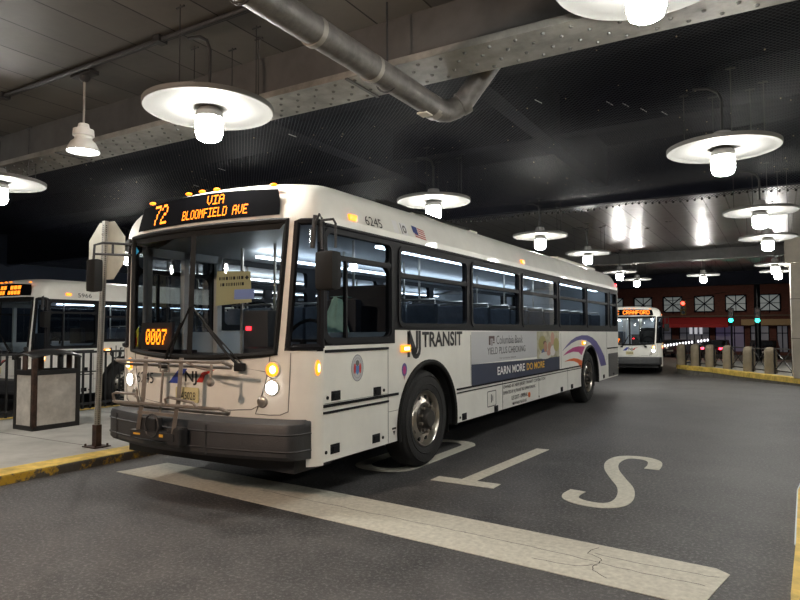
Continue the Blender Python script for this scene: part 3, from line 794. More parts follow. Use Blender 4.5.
KERBC = mat('kerb_concrete', (.16, .15, .13), .85, var=.35, vscale=6, bump=.4, bscale=25)
def worn():
    m = mat('worn_kerb_face', (.07, .065, .055), .9, bump=.5, bscale=25); nt = m.node_tree; b = nt.nodes['Principled BSDF']
    tc = nt.nodes.new('ShaderNodeTexCoord'); n = nt.nodes.new('ShaderNodeTexNoise'); n.inputs['Scale'].default_value = 5; n.inputs['Detail'].default_value = 8; n.inputs['Roughness'].default_value = .7
    nt.links.new(tc.outputs['Object'], n.inputs['Vector']); r = nt.nodes.new('ShaderNodeValToRGB'); nt.links.new(n.outputs['Fac'], r.inputs[0])
    e = r.color_ramp.elements; e[0].position = .50; e[0].color = (.06, .055, .045, 1); e[1].position = .58; e[1].color = (.40, .25, .02, 1)
    nt.links.new(r.outputs[0], b.inputs['Base Color']); return m
KERBW = worn()
PAINT = mat('road_paint', (.60, .585, .50), .7, var=.18, vscale=22, bump=.15, bscale=80)
def fz(y): return -.45*min(1, max(0, (y-13)/11))
def gz(y): return -.22*min(1, max(0, (y-13)/9))
m = MB(); m.grid([[Vector((x, y, fz(y))) for x in (-2.2, 14, 30)] for y in (-14, 13, 16, 19, 22, 24, 31.2)]); m.box((-2.2, -14, -.8), (30, 31, -.5)); road = struct(m.build('floor', ASPH))
m = MB(); m.box((-24, -14, -.6), (-6.25, 31, -.26)); struct(m.build('lane_floor', ASPH))
m = MB(); m.box((-60, 31, -1.3), (70, 100, -.85)); struct(m.build('street', ASPH))
m = MB(); m.box((-6.25, -14, -.5), (-2.0, 31, .09)); plat = struct(m.build('platform_floor', CONC))
m = MB()
for y in (-3.3, -1.2, .9, 3.0, 5.1): m.box((-6.0, y-.006, .0885), (-2.05, y+.006, .0912))
m.build('expansion_joints', mat('joint_dark', (.10, .095, .085), .9), plat)
m = MB(); m.box((-2.30, -14, -.3), (-1.95, 31, .09), .02); k1 = struct(m.build('kerb_strip', KERBW))
m = MB(); m.box((-2.31, -14, .090), (-1.98, 31, .094)); m.build('kerb_paint', KERBY, k1)
m = MB(); m.box((-6.30, -14, -.5), (-6.05, 31, .092), .02); k2 = struct(m.build('kerb_strip', KERBC))
m = MB(); m.box((-6.29, -14, .092), (-6.09, 31, .096)); m.build('kerb_paint', KERBY, k2)
# right hand island kerb at the edge of the picture
outl = [(4.64, -6), (4.65, -2), (4.675, .0), (4.715, .9), (4.765, 2.5), (4.80, 2.85), (4.9, 3.1), (5.2, 3.3), (8, 3.4), (8, -6)]
m = MB(); m.plate([outl], lambda u, v, w: Vector((u, v, .15+w)), .35); k3 = struct(m.build('island_kerb', KERBY))
edge = outl[3:8]
m = MB(); m.tube([(x-.002, y, .146) for x, y in edge], .006, 6); m.build('kerb_edging', mat('pale_steel_edge', (.55, .62, .66), .4, .3), k3, SM)

def R0(u, v, w): return Vector((u, v, .005+w))
def painted(name, loops, label):
    m = MB(); m.plate(loops, R0, .004)
    o = m.build(name, PAINT, road); o['label'] = label; return o
painted('stop_line', [[(-1.50, .42), (-1.47, .50), (-1.40, 1.0), (-.5, .99), (1.0, .92), (2.4, .80), (4.28, .62), (4.36, .55), (4.27, .06), (4.1, -.03), (2.25, .13), (1.0, .24), (0, .33), (-1.0, .40)]], 'wide white stop line, cracked at one end')
# letters of the painted word, seen upside down
def smooth(pts, n=6):
    out = []; P = [Vector(p) for p in pts]
    for i in range(len(P)-1):
        p0, p1, p2, p3 = P[max(i-1, 0)], P[i], P[i+1], P[min(i+2, len(P)-1)]
        for k in range(n):
            t = k/n
            out.append(tuple(.5*((2*p1)+(p2-p0)*t+(2*p0-5*p1+4*p2-p3)*t*t+(3*p1-p0-3*p2+p3)*t**3)))
    out.append(tuple(P[-1])); return out
sp = smooth([(3.00, 2.12), (2.985, 1.93), (3.03, 1.80), (3.16, 1.72), (3.32, 1.72), (3.42, 1.84), (3.43, 2.10), (3.36, 2.45), (3.22, 2.80), (3.07, 3.20), (3.00, 3.55), (3.02, 3.85), (3.12, 3.98), (3.28, 3.98), (3.40, 3.85), (3.44, 3.62), (3.44, 3.42)], 5)
ws_ = [.15+.0*i for i in range(len(sp))]
painted('painted_letter', [stroke(sp, .15)], 'painted letter S')
painted('painted_letter', [[(1.60, 1.79), (2.28, 1.79), (2.28, 1.98), (2.02, 1.98), (2.02, 2.0), (2.14, 3.95), (1.98, 3.95), (1.86, 2.0), (1.86, 1.98), (1.60, 1.98)]], 'painted letter T')
painted('painted_letter', [rrect(.48, 1.86, 1.22, 3.98, .3, 8), rrect(.64, 2.02, 1.06, 3.82, .2, 8)], 'painted letter O')
painted('painted_letter', [[(-.62, 1.86), (-.06, 1.86), (-.06, 3.98), (-.22, 3.98), (-.22, 2.98), (-.62, 2.98), (-.74, 2.75), (-.74, 2.1)], [(-.52, 2.05), (-.22, 2.05), (-.22, 2.80), (-.52, 2.80), (-.58, 2.6), (-.58, 2.2)]], 'painted letter P')
CRK = mat('crack_dark', (.06, .055, .05), .9)
m = MB()
for pts in ([(3.55, .62), (3.5, .50), (3.62, .40), (3.6, .22), (3.72, .10)], [(2.6, .46), (3.0, .42), (3.5, .36), (3.9, .30), (4.25, .28)], [(3.55, .50), (3.9, .46), (4.3, .46)], [(3.2, .2), (3.5, .22), (3.62, .3)], [(.4, .62), (1.2, .56), (2.0, .50), (2.6, .46)]):
    q = smooth(pts, 5); q = [(a+random.uniform(-.01, .01), b+random.uniform(-.01, .01)) for a, b in q]
    m.plate([stroke(q, .006)], lambda u, v, w: R0(u, v, .001), 0)
m.build('paint_cracks', CRK, road)

# ------------------------------------------------------------------ platform furniture
BLKP = mat('black_gloss_paint', (.012, .012, .013), .35)
fx = -6.00
fence = thing('picket_fence', (fx, 3, .096), 'black metal picket fence along the far edge of the platform', 'fence')
for z in (.12, 1.04):
    m = MB(); m.box((-.018, -5.0, z-.02), (.018, 5.5, z+.02), .004); m.build('rail', BLKP, fence)
y = -4.9; i = 0
while y < 5.5:
    m = MB()
    if i % 13 == 0:
        m.box((-.03, y-.03, 0), (.03, y+.03, 1.10)); m.sphere((0, y, 1.13), .035, 10, 6); m.build('fence_post', BLKP, fence)
    else:
        m.box((-.015, y-.015, .03), (.015, y+.015, 1.05)); m.build('picket', BLKP, fence)
    y += .145; i += 1
for yc in (.55, -1.5):
    m = MB()
    for sg in (1, -1):
        m.tube([(-.03, yc, .88)]+[(-.03, yc+sg*(.0+.11*sin(t)), .90+.19*(t/PI)) for t in [PI*k/10 for k in range(1, 8)]]+[(-.03, yc+sg*.10, 1.10), (-.03, yc+sg*.13, 1.09)], .012, 6)
    m.tube([(-.03, yc, .86), (-.03, yc, 1.14)], .010, 6)
    m.build('scroll_ornament', BLKP, fence, SM)

# litter bin
bn = thing('litter_bin', (-4.72, 1.51, .09), 'dark metal litter bin with pale side panels and arched lid on the platform', 'bin')
RUST = mat('rusty_dark_metal', (.05, .028, .02), .6, .3, var=.8, vscale=8)
BIND = mat('bin_dark_metal', (.03, .03, .03), .4, .4)
hx, hy = .255, .355
m = MB(); m.box((-hx, -hy, .0), (hx, hy, .07), .01); m.build('base', BIND, bn)
for sx in (1, -1):
    for sy in (1, -1):
        m = MB(); m.box((sx*(hx-.065), sy*(hy-.065), .03), (sx*hx, sy*hy, 1.04), .008); m.build('corner_post', RUST if (sx, sy) == (1, -1) else BIND, bn)
PAN = mat('scuffed_grey_panel', (.56, .55, .51), .45, var=.25, vscale=5)
for ax, sg in (('x', 1), ('x', -1), ('y', 1), ('y', -1)):
    m = MB()
    if ax == 'x': m.box((sg*(hx-.03), -hy+.06, .07), (sg*(hx-.012), hy-.06, .80))
    else: m.box((-hx+.06, sg*(hy-.03), .07), (hx-.06, sg*(hy-.012), .80))
    m.build('side_panel', PAN, bn)
m = MB()
for sg in (1, -1):
    m.box((sg*(hx-.03), -hy+.05, .79), (sg*(hx+.003), hy-.05, .86), .006); m.box((-hx+.05, sg*(hy-.03), .79), (hx-.05, sg*(hy+.003), .86), .006)
m.build('rim_band', BIND, bn)
m = MB(); m.box((-hx+.06, -hy+.06, .70), (hx-.06, hy-.06, .72)); m.build('liner', INTD, bn)
m = MB()
rows = []
N = 16
for i in range(N+1):
    u = -1+2*i/N; row = []
    for j in range(N+1):
        v = -1+2*j/N
        row.append(Vector((u*(hx+.01), v*(hy+.01), 1.04+.12*(1-u*u*.5-v*v*.5))))
    rows.append(row)
m.grid(rows)
lid = m.build('lid', mat('lid_metal', (.09, .09, .09), .32, .8), bn, SM)
so = lid.modifiers.new('thick', 'SOLIDIFY'); so.thickness = .02; so.offset = -1
for sg in (1, -1):
    m = MB(); m.box((-.05, sg*(hy-.03), .86), (.05, sg*(hy-.01), 1.07)); m.build('lid_support', RUST, bn)
m = MB(); m.box((-hx+.01, -.06, .86), (-hx+.03, .06, 1.08)); m.build('lid_support', RUST, bn)

# sign post with an octagonal sign seen from behind
st = thing('sign_post', (-2.585, .90, .094), 'perforated steel post with the grey back of an octagonal sign by the kerb', 'sign')
m = MB(); m.box((-.026, -.026, 0), (.026, .026, 2.79))
m.mi = 1
for k in range(105):
    z = .08+.0255*k
    m.lathe([(.0001, 0), (.0085, 0)], (0, -.0266, z), 'y', 8); m.lathe([(.0001, 0), (.0085, 0)], (.0266, 0, z), 'x', 8)
po = m.build('post', [GALV, RUBBER], st); po.rotation_euler = (0, math.radians(2.0), 0)
m = MB(); m.box((-.037, -.037, 0), (.047, .037, .27), .003); m.mi = 0; m.build('post_sleeve', RUST, st)
m = MB(); m.box((-.13, -.11, 0), (.13, .11, .012), .004)
for sx in (1, -1):
    for sy in (1, -1): m.cyl((sx*.10, sy*.08, .01), (sx*.10, sy*.08, .04), .012, 8)
m.build('base_plate', RUST, st)
m = MB()
oc = [(.36/cos(PI/8)*cos(PI/8+PI/4*k), .36/cos(PI/8)*sin(PI/8+PI/4*k)) for k in range(8)]
m.plate([oc], lambda u, v, w: Vector((u+.085, .034+w, 2.42+v)), .004)
sg_ = m.build('stop_sign_plate', SIGNBACK, st)
m = MB()
for z in (2.20, 2.62): m.cyl((.085, -.035, z), (.085, .03, z), .012, 8)
m.build('sign_bolts', STEEL, st)

# ------------------------------------------------------------------ canopy ceiling
def plank_mat(name, c0, c1, rough, metal, period, seam=.05, bump=.15):
    m = bpy.data.materials.new(name); m.use_nodes = True; nt = m.node_tree; b = nt.nodes['Principled BSDF']
    tc = nt.nodes.new('ShaderNodeTexCoord'); sx = nt.nodes.new('ShaderNodeSeparateXYZ'); nt.links.new(tc.outputs['Object'], sx.inputs[0])
    def M_(op, a, bb):
        n = nt.nodes.new('ShaderNodeMath'); n.operation = op
        for i, q in enumerate((a, bb)):
            if q is None: continue
            if isinstance(q, (int, float)): n.inputs[i].default_value = q
            else: nt.links.new(q, n.inputs[i])
        return n.outputs[0]
    d = M_('DIVIDE', sx.outputs['X'], period); fr = M_('FRACT', d, None); fl = M_('FLOOR', d, None)
    wn = nt.nodes.new('ShaderNodeTexWhiteNoise'); wn.noise_dimensions = '1D'; nt.links.new(fl, wn.inputs['W'])
    ns = nt.nodes.new('ShaderNodeTexNoise'); ns.inputs['Scale'].default_value = 1.3; ns.inputs['Detail'].default_value = 8; ns.inputs['Roughness'].default_value = .7
    nt.links.new(tc.outputs['Object'], ns.inputs['Vector'])
    f = M_('MULTIPLY_ADD', wn.outputs['Value'], .45); nt.links.new(M_('MULTIPLY', ns.outputs['Fac'], .7), f.node.inputs[2])
    mx = nt.nodes.new('ShaderNodeMix'); mx.data_type = 'RGBA'; mx.inputs['A'].default_value = (*c0, 1); mx.inputs['B'].default_value = (*c1, 1)
    nt.links.new(f, mx.inputs['Factor'])
    ln = M_('LESS_THAN', fr, seam)
    m2 = nt.nodes.new('ShaderNodeMix'); m2.data_type = 'RGBA'; m2.inputs['B'].default_value = (.008, .008, .008, 1)
    nt.links.new(ln, m2.inputs['Factor']); nt.links.new(mx.outputs['Result'], m2.inputs['A'])
    nt.links.new(m2.outputs['Result'], b.inputs['Base Color'])
    b.inputs['Metallic'].default_value = metal
    rg = nt.nodes.new('ShaderNodeMapRange'); rg.inputs['To Min'].default_value = rough-.1; rg.inputs['To Max'].default_value = rough+.15
    nt.links.new(ns.outputs['Fac'], rg.inputs['Value']); nt.links.new(rg.outputs[0], b.inputs['Roughness'])
    n2 = nt.nodes.new('ShaderNodeTexNoise'); n2.inputs['Scale'].default_value = 7; nt.links.new(tc.outputs['Object'], n2.inputs['Vector'])
    hgt = M_('SUBTRACT', M_('MULTIPLY', n2.outputs['Fac'], .5), ln)
    bp = nt.nodes.new('ShaderNodeBump'); bp.inputs['Strength'].default_value = bump; bp.inputs['Distance'].default_value = .02
    nt.links.new(hgt, bp.inputs['Height']); nt.links.new(bp.outputs[0], b.inputs['Normal'])
    return m
CEIL1 = plank_mat('near_ceiling_planks', (.03, .032, .035), (.20, .185, .165), .5, .3, .55, .03, .3)
CEIL2 = plank_mat('far_ceiling_metal', (.08, .08, .088), (.22, .215, .215), .29, .8, .42, .06, .6)
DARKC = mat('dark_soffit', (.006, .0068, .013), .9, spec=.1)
NAVYB = mat('dark_blue_wall', (.035, .05, .085), .7, var=.2, vscale=.6)
m = MB(); m.box((-22, -14, 4.25), (24, .72, 4.45)); struct(m.build('ceiling', CEIL1))
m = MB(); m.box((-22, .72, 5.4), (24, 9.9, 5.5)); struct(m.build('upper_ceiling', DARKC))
m = MB(); m.box((-22, 9.9, 4.25), (24, 30.5, 4.45)); struct(m.build('far_ceiling', CEIL2))
# riveted girder
GIRD = mat('girder_paint', (.20, .195, .18), .55, .2, var=.45, vscale=3)
GWEB = mat('girder_web_paint', (.07, .07, .07), .6, .2, var=.3, vscale=2)
m = MB(); m.box((-21.9, .72, 3.86), (23.9, .80, 5.38)); gd = tag(m.build('girder', GWEB), 'long riveted steel girder crossing the ceiling above the front of the nearest bus', 'girder')
m = MB(); m.box((-21.9, .66, 3.80), (23.9, 1.18, 3.86)); m.mi = 1
x = -14.0; k = 0
while x < 9:
    for yy in (.74, .86, 1.0, 1.11):
        if (k % 2 and yy in (.86, 1.11)) or (k % 2 == 0 and yy in (.74, 1.0)):
            m.lathe([(.018, .0), (.013, -.013), (.0005, -.017)], (x, yy, 3.80), 'z', 8)
    x += .11; k += 1
fl = m.build('bottom_flange', [GIRD, mat('rivet_dark', (.10, .10, .095), .55, .4)], gd, SM)
for x in (-8, -3.2, 1.35, 5.2): m = MB(); m.box((x, .655, 3.785), (x+.03, 1.185, 3.80)); m.build('splice_plate', GWEB, gd)
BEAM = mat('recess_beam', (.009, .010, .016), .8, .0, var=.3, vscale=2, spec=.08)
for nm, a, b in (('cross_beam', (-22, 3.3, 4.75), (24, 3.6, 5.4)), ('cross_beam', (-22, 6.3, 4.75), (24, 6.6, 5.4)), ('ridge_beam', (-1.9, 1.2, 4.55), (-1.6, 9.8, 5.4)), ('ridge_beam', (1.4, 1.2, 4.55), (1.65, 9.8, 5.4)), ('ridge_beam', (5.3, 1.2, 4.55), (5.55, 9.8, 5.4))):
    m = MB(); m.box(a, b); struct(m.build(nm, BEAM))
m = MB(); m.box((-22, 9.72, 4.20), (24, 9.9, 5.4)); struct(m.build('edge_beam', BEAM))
m = MB(); m.box((-22, 20.0, 3.90), (24, 20.5, 4.26)); struct(m.build('cross_beam', GWEB))
m = MB(); m.box((-22, 30.0, 3.60), (24, 30.6, 5.6)); struct(m.build('edge_beam', BEAM))
m = MB(); m.box((-22.3, -14, -.6), (-22, 31, 5.5)); struct(m.build('wall_left', NAVYB))
m = MB(); m.box((-22, 30.4, -.6), (-4.5, 30.7, 4.3)); struct(m.build('wall_back', NAVYB))
# bird net under the recess
def net_mat():
    m = bpy.data.materials.new('bird_net'); m.use_nodes = True; nt = m.node_tree; b = nt.nodes['Principled BSDF']
    b.inputs['Base Color'].default_value = (.010, .0115, .021, 1); b.inputs['Roughness'].default_value = .6; b.inputs['Specular IOR Level'].default_value = .2
    tc = nt.nodes.new('ShaderNodeTexCoord'); mp = nt.nodes.new('ShaderNodeMapping'); mp.inputs['Rotation'].default_value = (0, 0, PI/4)
    nt.links.new(tc.outputs['Object'], mp.inputs[0]); sx = nt.nodes.new('ShaderNodeSeparateXYZ'); nt.links.new(mp.outputs[0], sx.inputs[0])
    outs = []
    for ax in 'XY':
        d = nt.nodes.new('ShaderNodeMath'); d.operation = 'DIVIDE'; d.inputs[1].default_value = .042; nt.links.new(sx.outputs[ax], d.inputs[0])
        f = nt.nodes.new('ShaderNodeMath'); f.operation = 'FRACT'; nt.links.new(d.outputs[0], f.inputs[0])
        l = nt.nodes.new('ShaderNodeMath'); l.operation = 'LESS_THAN'; l.inputs[1].default_value = .20; nt.links.new(f.outputs[0], l.inputs[0]); outs.append(l.outputs[0])
    mx = nt.nodes.new('ShaderNodeMath'); mx.operation = 'MAXIMUM'; nt.links.new(outs[0], mx.inputs[0]); nt.links.new(outs[1], mx.inputs[1])
    nt.links.new(mx.outputs[0], b.inputs['Alpha'])
    return m
m = MB()
NX, NY = 90, 24
rows = []
for i in range(NX+1):
    x = -21.8+43.6*i/NX; row = []
    for j in range(NY+1):
        y = 1.25+8.4*j/NY; e = min(1, min(j, NY-j)/4)
        z = 4.28-.10*e*(.5+.5*sin(x*1.1+.6*sin(y)))-.08*e*sin(y*.9+x*.3)**2
        if j == NY: z = 4.12-.06*abs(sin(x*1.5))
        row.append(Vector((x, y, z)))
    rows.append(row)
m.grid(rows)
nt_ = m.build('bird_net', net_mat(), None, SM); tag(nt_, 'dark bird netting stretched under the ceiling recess', 'net')
CLIPM = mat('clip_black', (.012, .012, .012), .6)
m = MB(); m.sphere((0, 0, 0), .024, 8, 5); q = m.build('net_clip', CLIPM, nt_); q.location = (-5., 9.64, 4.11-.06*abs(sin(-5*1.5)))
for k in range(1, 90):
    x = -5.+.13*k; c = q.copy(); COL.objects.link(c); c.location = (x, 9.64, 4.11-.06*abs(sin(x*1.5)))
for (x, y) in ((1.9, 2.3), (2.3, 3.1), (3.0, 3.6), (3.15, 3.75), (3.3, 4.05), (3.5, 4.3), (-4.5, 4), (-6, 5.5), (-3.2, 3.4), (-1.0, 2.6)):
    m = MB(); m.tube([(x, y, 4.19), (x+.05, y+.10, 4.17)], .006, 4); m.build('cable_tie', mat('pale_plastic', (.45, .45, .45), .5), nt_)
m = MB()
for k in range(260):
    x, y = random.uniform(-7, 6), random.uniform(1.5, 9.2)
    j = (y-1.2)/8.5*NY; e = min(1, min(j, NY-j)/4)
    z = 4.28-.10*e*(.5+.5*sin(x*1.1+.6*sin(y)))-.08*e*sin(y*.9+x*.3)**2
    r = random.uniform(.004, .010); m.sphere((x, y, z-.004), r, 5, 3)
deb = m.build('net_debris', mat('leaf_bits', (.25, .20, .14), .8), nt_); deb['kind'] = 'stuff'
# drain pipe with elbow
PIPE = mat('stained_pipe', (.095, .088, .082), .55, .1, var=.45, vscale=7, bump=.2, bscale=20)
pp = thing('drain_pipe', (1.93, 0, 3.60), 'thick stained grey drain pipe with an elbow slung under the girder', 'pipe')
m = MB(); m.cyl((0, -9, 0), (.02, 1.25, 0), .105, 24)
m.tube([(.02, 1.25, 0), (.025, 1.38, .005), (.05, 1.48, .03), (.10, 1.55, .07), (.15, 1.59, .12), (.48, 1.72, .60)], .105, 24); m.build('pipe', PIPE, pp, SM)
for y0, y1 in ((-2.0, -1.93), (-.55, -.50), (.18, .23), (1.18, 1.28)):
    m = MB(); m.cyl((.01, y0, 0), (.01, y1, 0), .113, 24); m.build('pipe_coupling', mat('coupling_band', (.24, .225, .20), .5, .2), pp, SM)
m = MB(); m.tube([(.13, 1.57, .10), (.19, 1.605, .14)], .115, 24); m.build('pipe_coupling', PIPE, pp, SM)
m = MB(); m.box((-.05, 1.04, -.112), (.05, 1.16, -.098)); m.build('pipe_label', mat('label_cream', (.55, .52, .44), .6), pp)
for y in (-4, -1.2, .45):
    m = MB(); m.tube([(.11*cos(a), y, .11*sin(a)) for a in [2*PI*k/20 for k in range(20)]], .008, 5, closed=True); m.cyl((0, y, .11), (0, y, .66), .009, 6); m.build('hanger', DARKMETAL, pp)
# conduit on the near ceiling
cd = thing('ceiling_conduit', (0, -.12, 4.22), 'dark conduit running across the near ceiling to the small pendant lamp', 'conduit')
m = MB(); m.cyl((-14, 0, 0), (8, 0, 0), .025, 8); m.cyl((-14, .05, .01), (8, .05, .01), .012, 6); m.build('conduit_tube', DARKMETAL, cd, SM)
for x in (-6.5, -4.4, -2.9, -.2, 2.3):
    m = MB(); m.box((x-.04, -.05, -.035), (x+.04, .05, .03)); m.build('conduit_clamp', DARKMETAL, cd)

# ------------------------------------------------------------------ lamps
LAMPW = mat('lamp_grey_enamel', (.14, .14, .136), .5, spec=.3)
LAMPC = mat('lamp_grey_casting', (.30, .30, .29), .45, .3)
WARMB = mat('lit_refractor_warm', (.9, .9, .9), .3, emit=(1.0, .71, .52), estr=820)
BULB = mat('lit_refractor', (.9, .9, .9), .3, emit=(1.0, .975, .905), estr=185)
def make_lamp(label, group, loc):
    r = thing('disc_lamp', loc, label, 'lamp', group); r.scale = (.95, .95, 1)
    m = MB(); m.lathe([(.06, .012), (.50, .004), (.575, -.004), (.588, -.012), (.598, -.006), (.60, .03), (.585, .036), (.40, .042), (.06, .05)], seg=56); m.build('reflector_disc', LAMPW, r, SM)
    m = MB(); m.lathe([(.0, .20), (.09, .19), (.11, .10), (.11, .04)], seg=24); m.lathe([(.085, .012), (.095, -.0), (.125, -.03), (.13, -.075), (.118, -.085)], seg=32); m.build('lamp_housing', LAMPC, r, SM)
    m = MB(); m.lathe([(.112, -.08), (.122, -.12), (.120, -.20), (.110, -.262), (.08, -.280), (.0, -.284)], seg=32)
    for h in range(3): m.lathe([(.12, -.11-.045*h), (.127, -.12-.045*h), (.12, -.13-.045*h)], seg=32)
    m.build('lit_refractor', BULB, r, SM)
    m = MB(); m.tube([(0, 0, .19), (0, 0, .55), (-.04, 0, .64), (-.14, 0, .70), (-.3, 0, .72)], .016, 8); m.build('feed_conduit', DARKMETAL, r, SM)
    for k, (x, y) in enumerate(((.42, .18), (-.42, .18), (.12, -.45), (.28, .36), (-.12, .4))):
        m = MB(); m.cyl((x, y, .03), (x, y, .74), .005, 5); m.tube([(x-.05, y, .72), (x+.05, y, .72)], .010, 5); m.build('hanging_rod', DARKMETAL, r)
    return r
def pend(label, loc):
    r = thing('pendant_lamp', loc, label, 'lamp')
    m = MB(); m.lathe([(.0, .30), (.05, .295), (.06, .25), (.10, .235), (.105, .17), (.085, .16), (.085, .13), (.12, .10), (.16, .02), (.165, 0), (.158, .0), (.11, .09), (.0, .11)], seg=32); m.build('lamp_housing', mat('pendant_white', (.55, .55, .53), .4), r, SM)
    m = MB(); m.lathe([(.152, .012), (.10, -.004), (0, -.01)], seg=28); m.build('lit_lens', mat('pendant_lens', (.9, .9, .9), .3, emit=(.95, 1, .96), estr=25), r, SM)
    m = MB(); m.cyl((0, 0, .29), (0, 0, .80), .011, 8); m.build('hanging_rod', GALV, r)
    m = MB(); m.box((-.16, -.06, .80), (.16, .06, .845), .01); m.sphere((0, 0, .80), .06, 12, 8); m.build('ceiling_box', DARKMETAL, r, SM)
    return r
pend('small white pendant lamp hanging from the conduit above the bus 5966', (-1.52, -.02, 3.385))
lamps = [
 ((.33, .0, 3.5), 'large lit disc lamp directly over the front of the bus showing 72'),
 ((.13, 4.68, 3.5), 'lit disc lamp over the bus roof beside the flag emblem'),
 ((.36, 9.1, 3.5), 'lit disc lamp over the bus roof, second nearest to its rear end'),
 ((.42, 12.8, 3.5), 'lit disc lamp over the rear end of the bus showing 72'),
 ((4.19, 3.75, 3.48), 'lit disc lamp hanging under the net over the open road lane'),
 ((4.45, 8.35, 3.5), 'lit disc lamp hanging just where the net meets the metal ceiling'),
 ((4.52, 12.0, 3.5), 'lit disc lamp under the metal ceiling, next one beyond the net edge'),
 ((4.0, .20, 3.74), 'largest lit disc lamp, high above the white stop line'),
 ((-4.25, .51, 3.5), 'lit disc lamp hanging beside the small pendant lamp above the platform'),
 ((-.03, 18.9, 3.5), 'distant lit disc lamp next to the rear top of the nearest bus'),
 ((-.17, 22.8, 3.5), 'distant lit disc lamp above the roof of the farthest bus'),
 ((2.33, 22.0, 3.5), 'distant lit disc lamp alone above the exit, over the red traffic signal'),
 ((4.64, 18.9, 3.5), 'distant lit disc lamp by the concrete column, higher of a close pair'),
 ((4.72, 21.6, 3.5), 'distant lit disc lamp by the concrete column, lower of a close pair'),
 ((-9.8, 6.5, 3.5), 'lit disc lamp seen behind the octagonal sign above the bus 5966'),
] + [((x, y, 3.5), None) for x, y in ((-4.6, -6.6), (.45, -4.6), (4.1, -4.6), (-4.1, 5.0), (-4.1, 9.5), (8.4, -1.0), (8.4, 5.0), (8.4, 11.0), (-8.3, -.3), (-8.3, -4.6))]  # last two are unseen lamps added to brighten the left side
first = None
for (x, y, lz), lab in lamps:
    lab = lab or 'lit disc lamp out of sight, behind the viewer or hidden by a bus'
    if first is None: first = o = make_lamp(lab, 'disc lamps under the canopy', (x, y, lz))
    else:
        o = copy_tree(first); o.location = (x, y, lz); o['label'] = lab
        if (x, y) == (.45, -4.6):            # the lamp behind the viewer that throws the rack's shadow burns warmer
            for c in o.children:
                if c.name.startswith('lit_refractor'):
                    c.material_slots[0].link = 'OBJECT'; c.material_slots[0].material = WARMB

# ------------------------------------------------------------------ far end: column, bollards, street
COLM = mat('column_concrete', (.46, .42, .35), .8, var=.2, vscale=1.5, bump=.2, bscale=20)
m = MB(); m.box((5.02, 18.6, 0), (6.3, 19.9, 3.5), .08); m.box((4.9, 18.4, 3.5), (6.4, 20.1, 4.25), .03)
cm = struct(m.build('column', COLM, None, SM))
m = MB()
for z in (1.2, 2.4): m.box((5.012, 18.592, z), (6.308, 19.908, z+.02))
m.build('column_joint', KERBC, cm)
kp = [(12, 12.6), (8, 15.9), (5.15, 18.7), (4.0, 21.2), (3.2, 22.7), (2.3, 24.3), (1.3, 25.4), (.78, 26.3), (.6, 28), (.55, 30.5)]
inner = [(x+.30, y+.22) for x, y in kp]
m = MB(); m.plate([kp+inner[::-1]], lambda u, v, w: Vector((u, v, .15+gz(v)+w)), .17); k4 = struct(m.build('kerb_strip', KERBY))
m = MB(); m.plate([[(x+.02, y+.015) for x, y in kp]+inner[::-1]], lambda u, v, w: Vector((u, v, -.02+gz(v)+w)), .45); m.build('kerb_footing', KERBC, k4)
m = MB(); m.plate([inner+[(13, 30.9)]], lambda u, v, w: Vector((u, v, .148+gz(v)+w)), .6); struct(m.build('pavement', CONC))
BOLM = mat('bollard_concrete', (.22, .185, .13), .8, var=.2, vscale=4, bump=.2, bscale=25)
def bollard(label, loc):
    m = MB(); m.lathe([(.0, .93), (.10, .915), (.165, .87), (.195, .79), (.20, .7), (.20, .0), (.0, .0)], seg=24)
    o = m.build('bollard', BOLM, None, SM); o.location = loc; return tag(o, label, 'bollard', 'bollards on the far kerb')
pos = [(4.42, 21.55), (3.72, 22.75), (2.95, 24.15), (2.25, 25.05), (1.62, 25.75), (1.0, 26.3)]
ords = ['first', 'second', 'third', 'fourth', 'fifth', 'sixth', 'seventh']
b0 = None
for i, (x, y) in enumerate(pos):
    lab = 'round-topped concrete bollard, %s from the concrete column' % ords[i]
    if b0 is None: b0 = bollard(lab, (x, y, .145+gz(y)))
    else:
        o = b0.copy(); COL.objects.link(o); o.location = (x, y, .145+gz(y)); o['label'] = lab
ends = [(5.1, 20.2)]+pos
for i in range(len(pos)):
    a, b = Vector(ends[i]), Vector(ends[i+1]); d = (b-a); L = d.length; d.normalize()
    a = a+d*(.24 if i else .1); b = b-d*.24; L = (b-a).length
    r = thing('railing', (a.x, a.y, .145+gz((a.y+b.y)/2)), 'black cross-braced railing panel between the concrete column and bollards' if i == 0 else 'black cross-braced railing panel beyond the %s bollard from the column' % ords[i-1], 'railing', 'railing panels on the far kerb', math.atan2(d.y, d.x))
    for u in (0, L-.04): m = MB(); m.box((u, -.02, 0), (u+.04, .02, .90)); m.build('railing_post', BLKP, r)
    for z in (.85, .10): m = MB(); m.box((.04, -.015, z), (L-.04, .015, z+.04)); m.build('railing_bar', BLKP, r)
    for z0, z1 in ((.12, .87), (.87, .12)): m = MB(); m.tube([(.02, 0, z0), (L-.02, 0, z1)], .018, 5); m.build('cross_brace', BLKP, r)

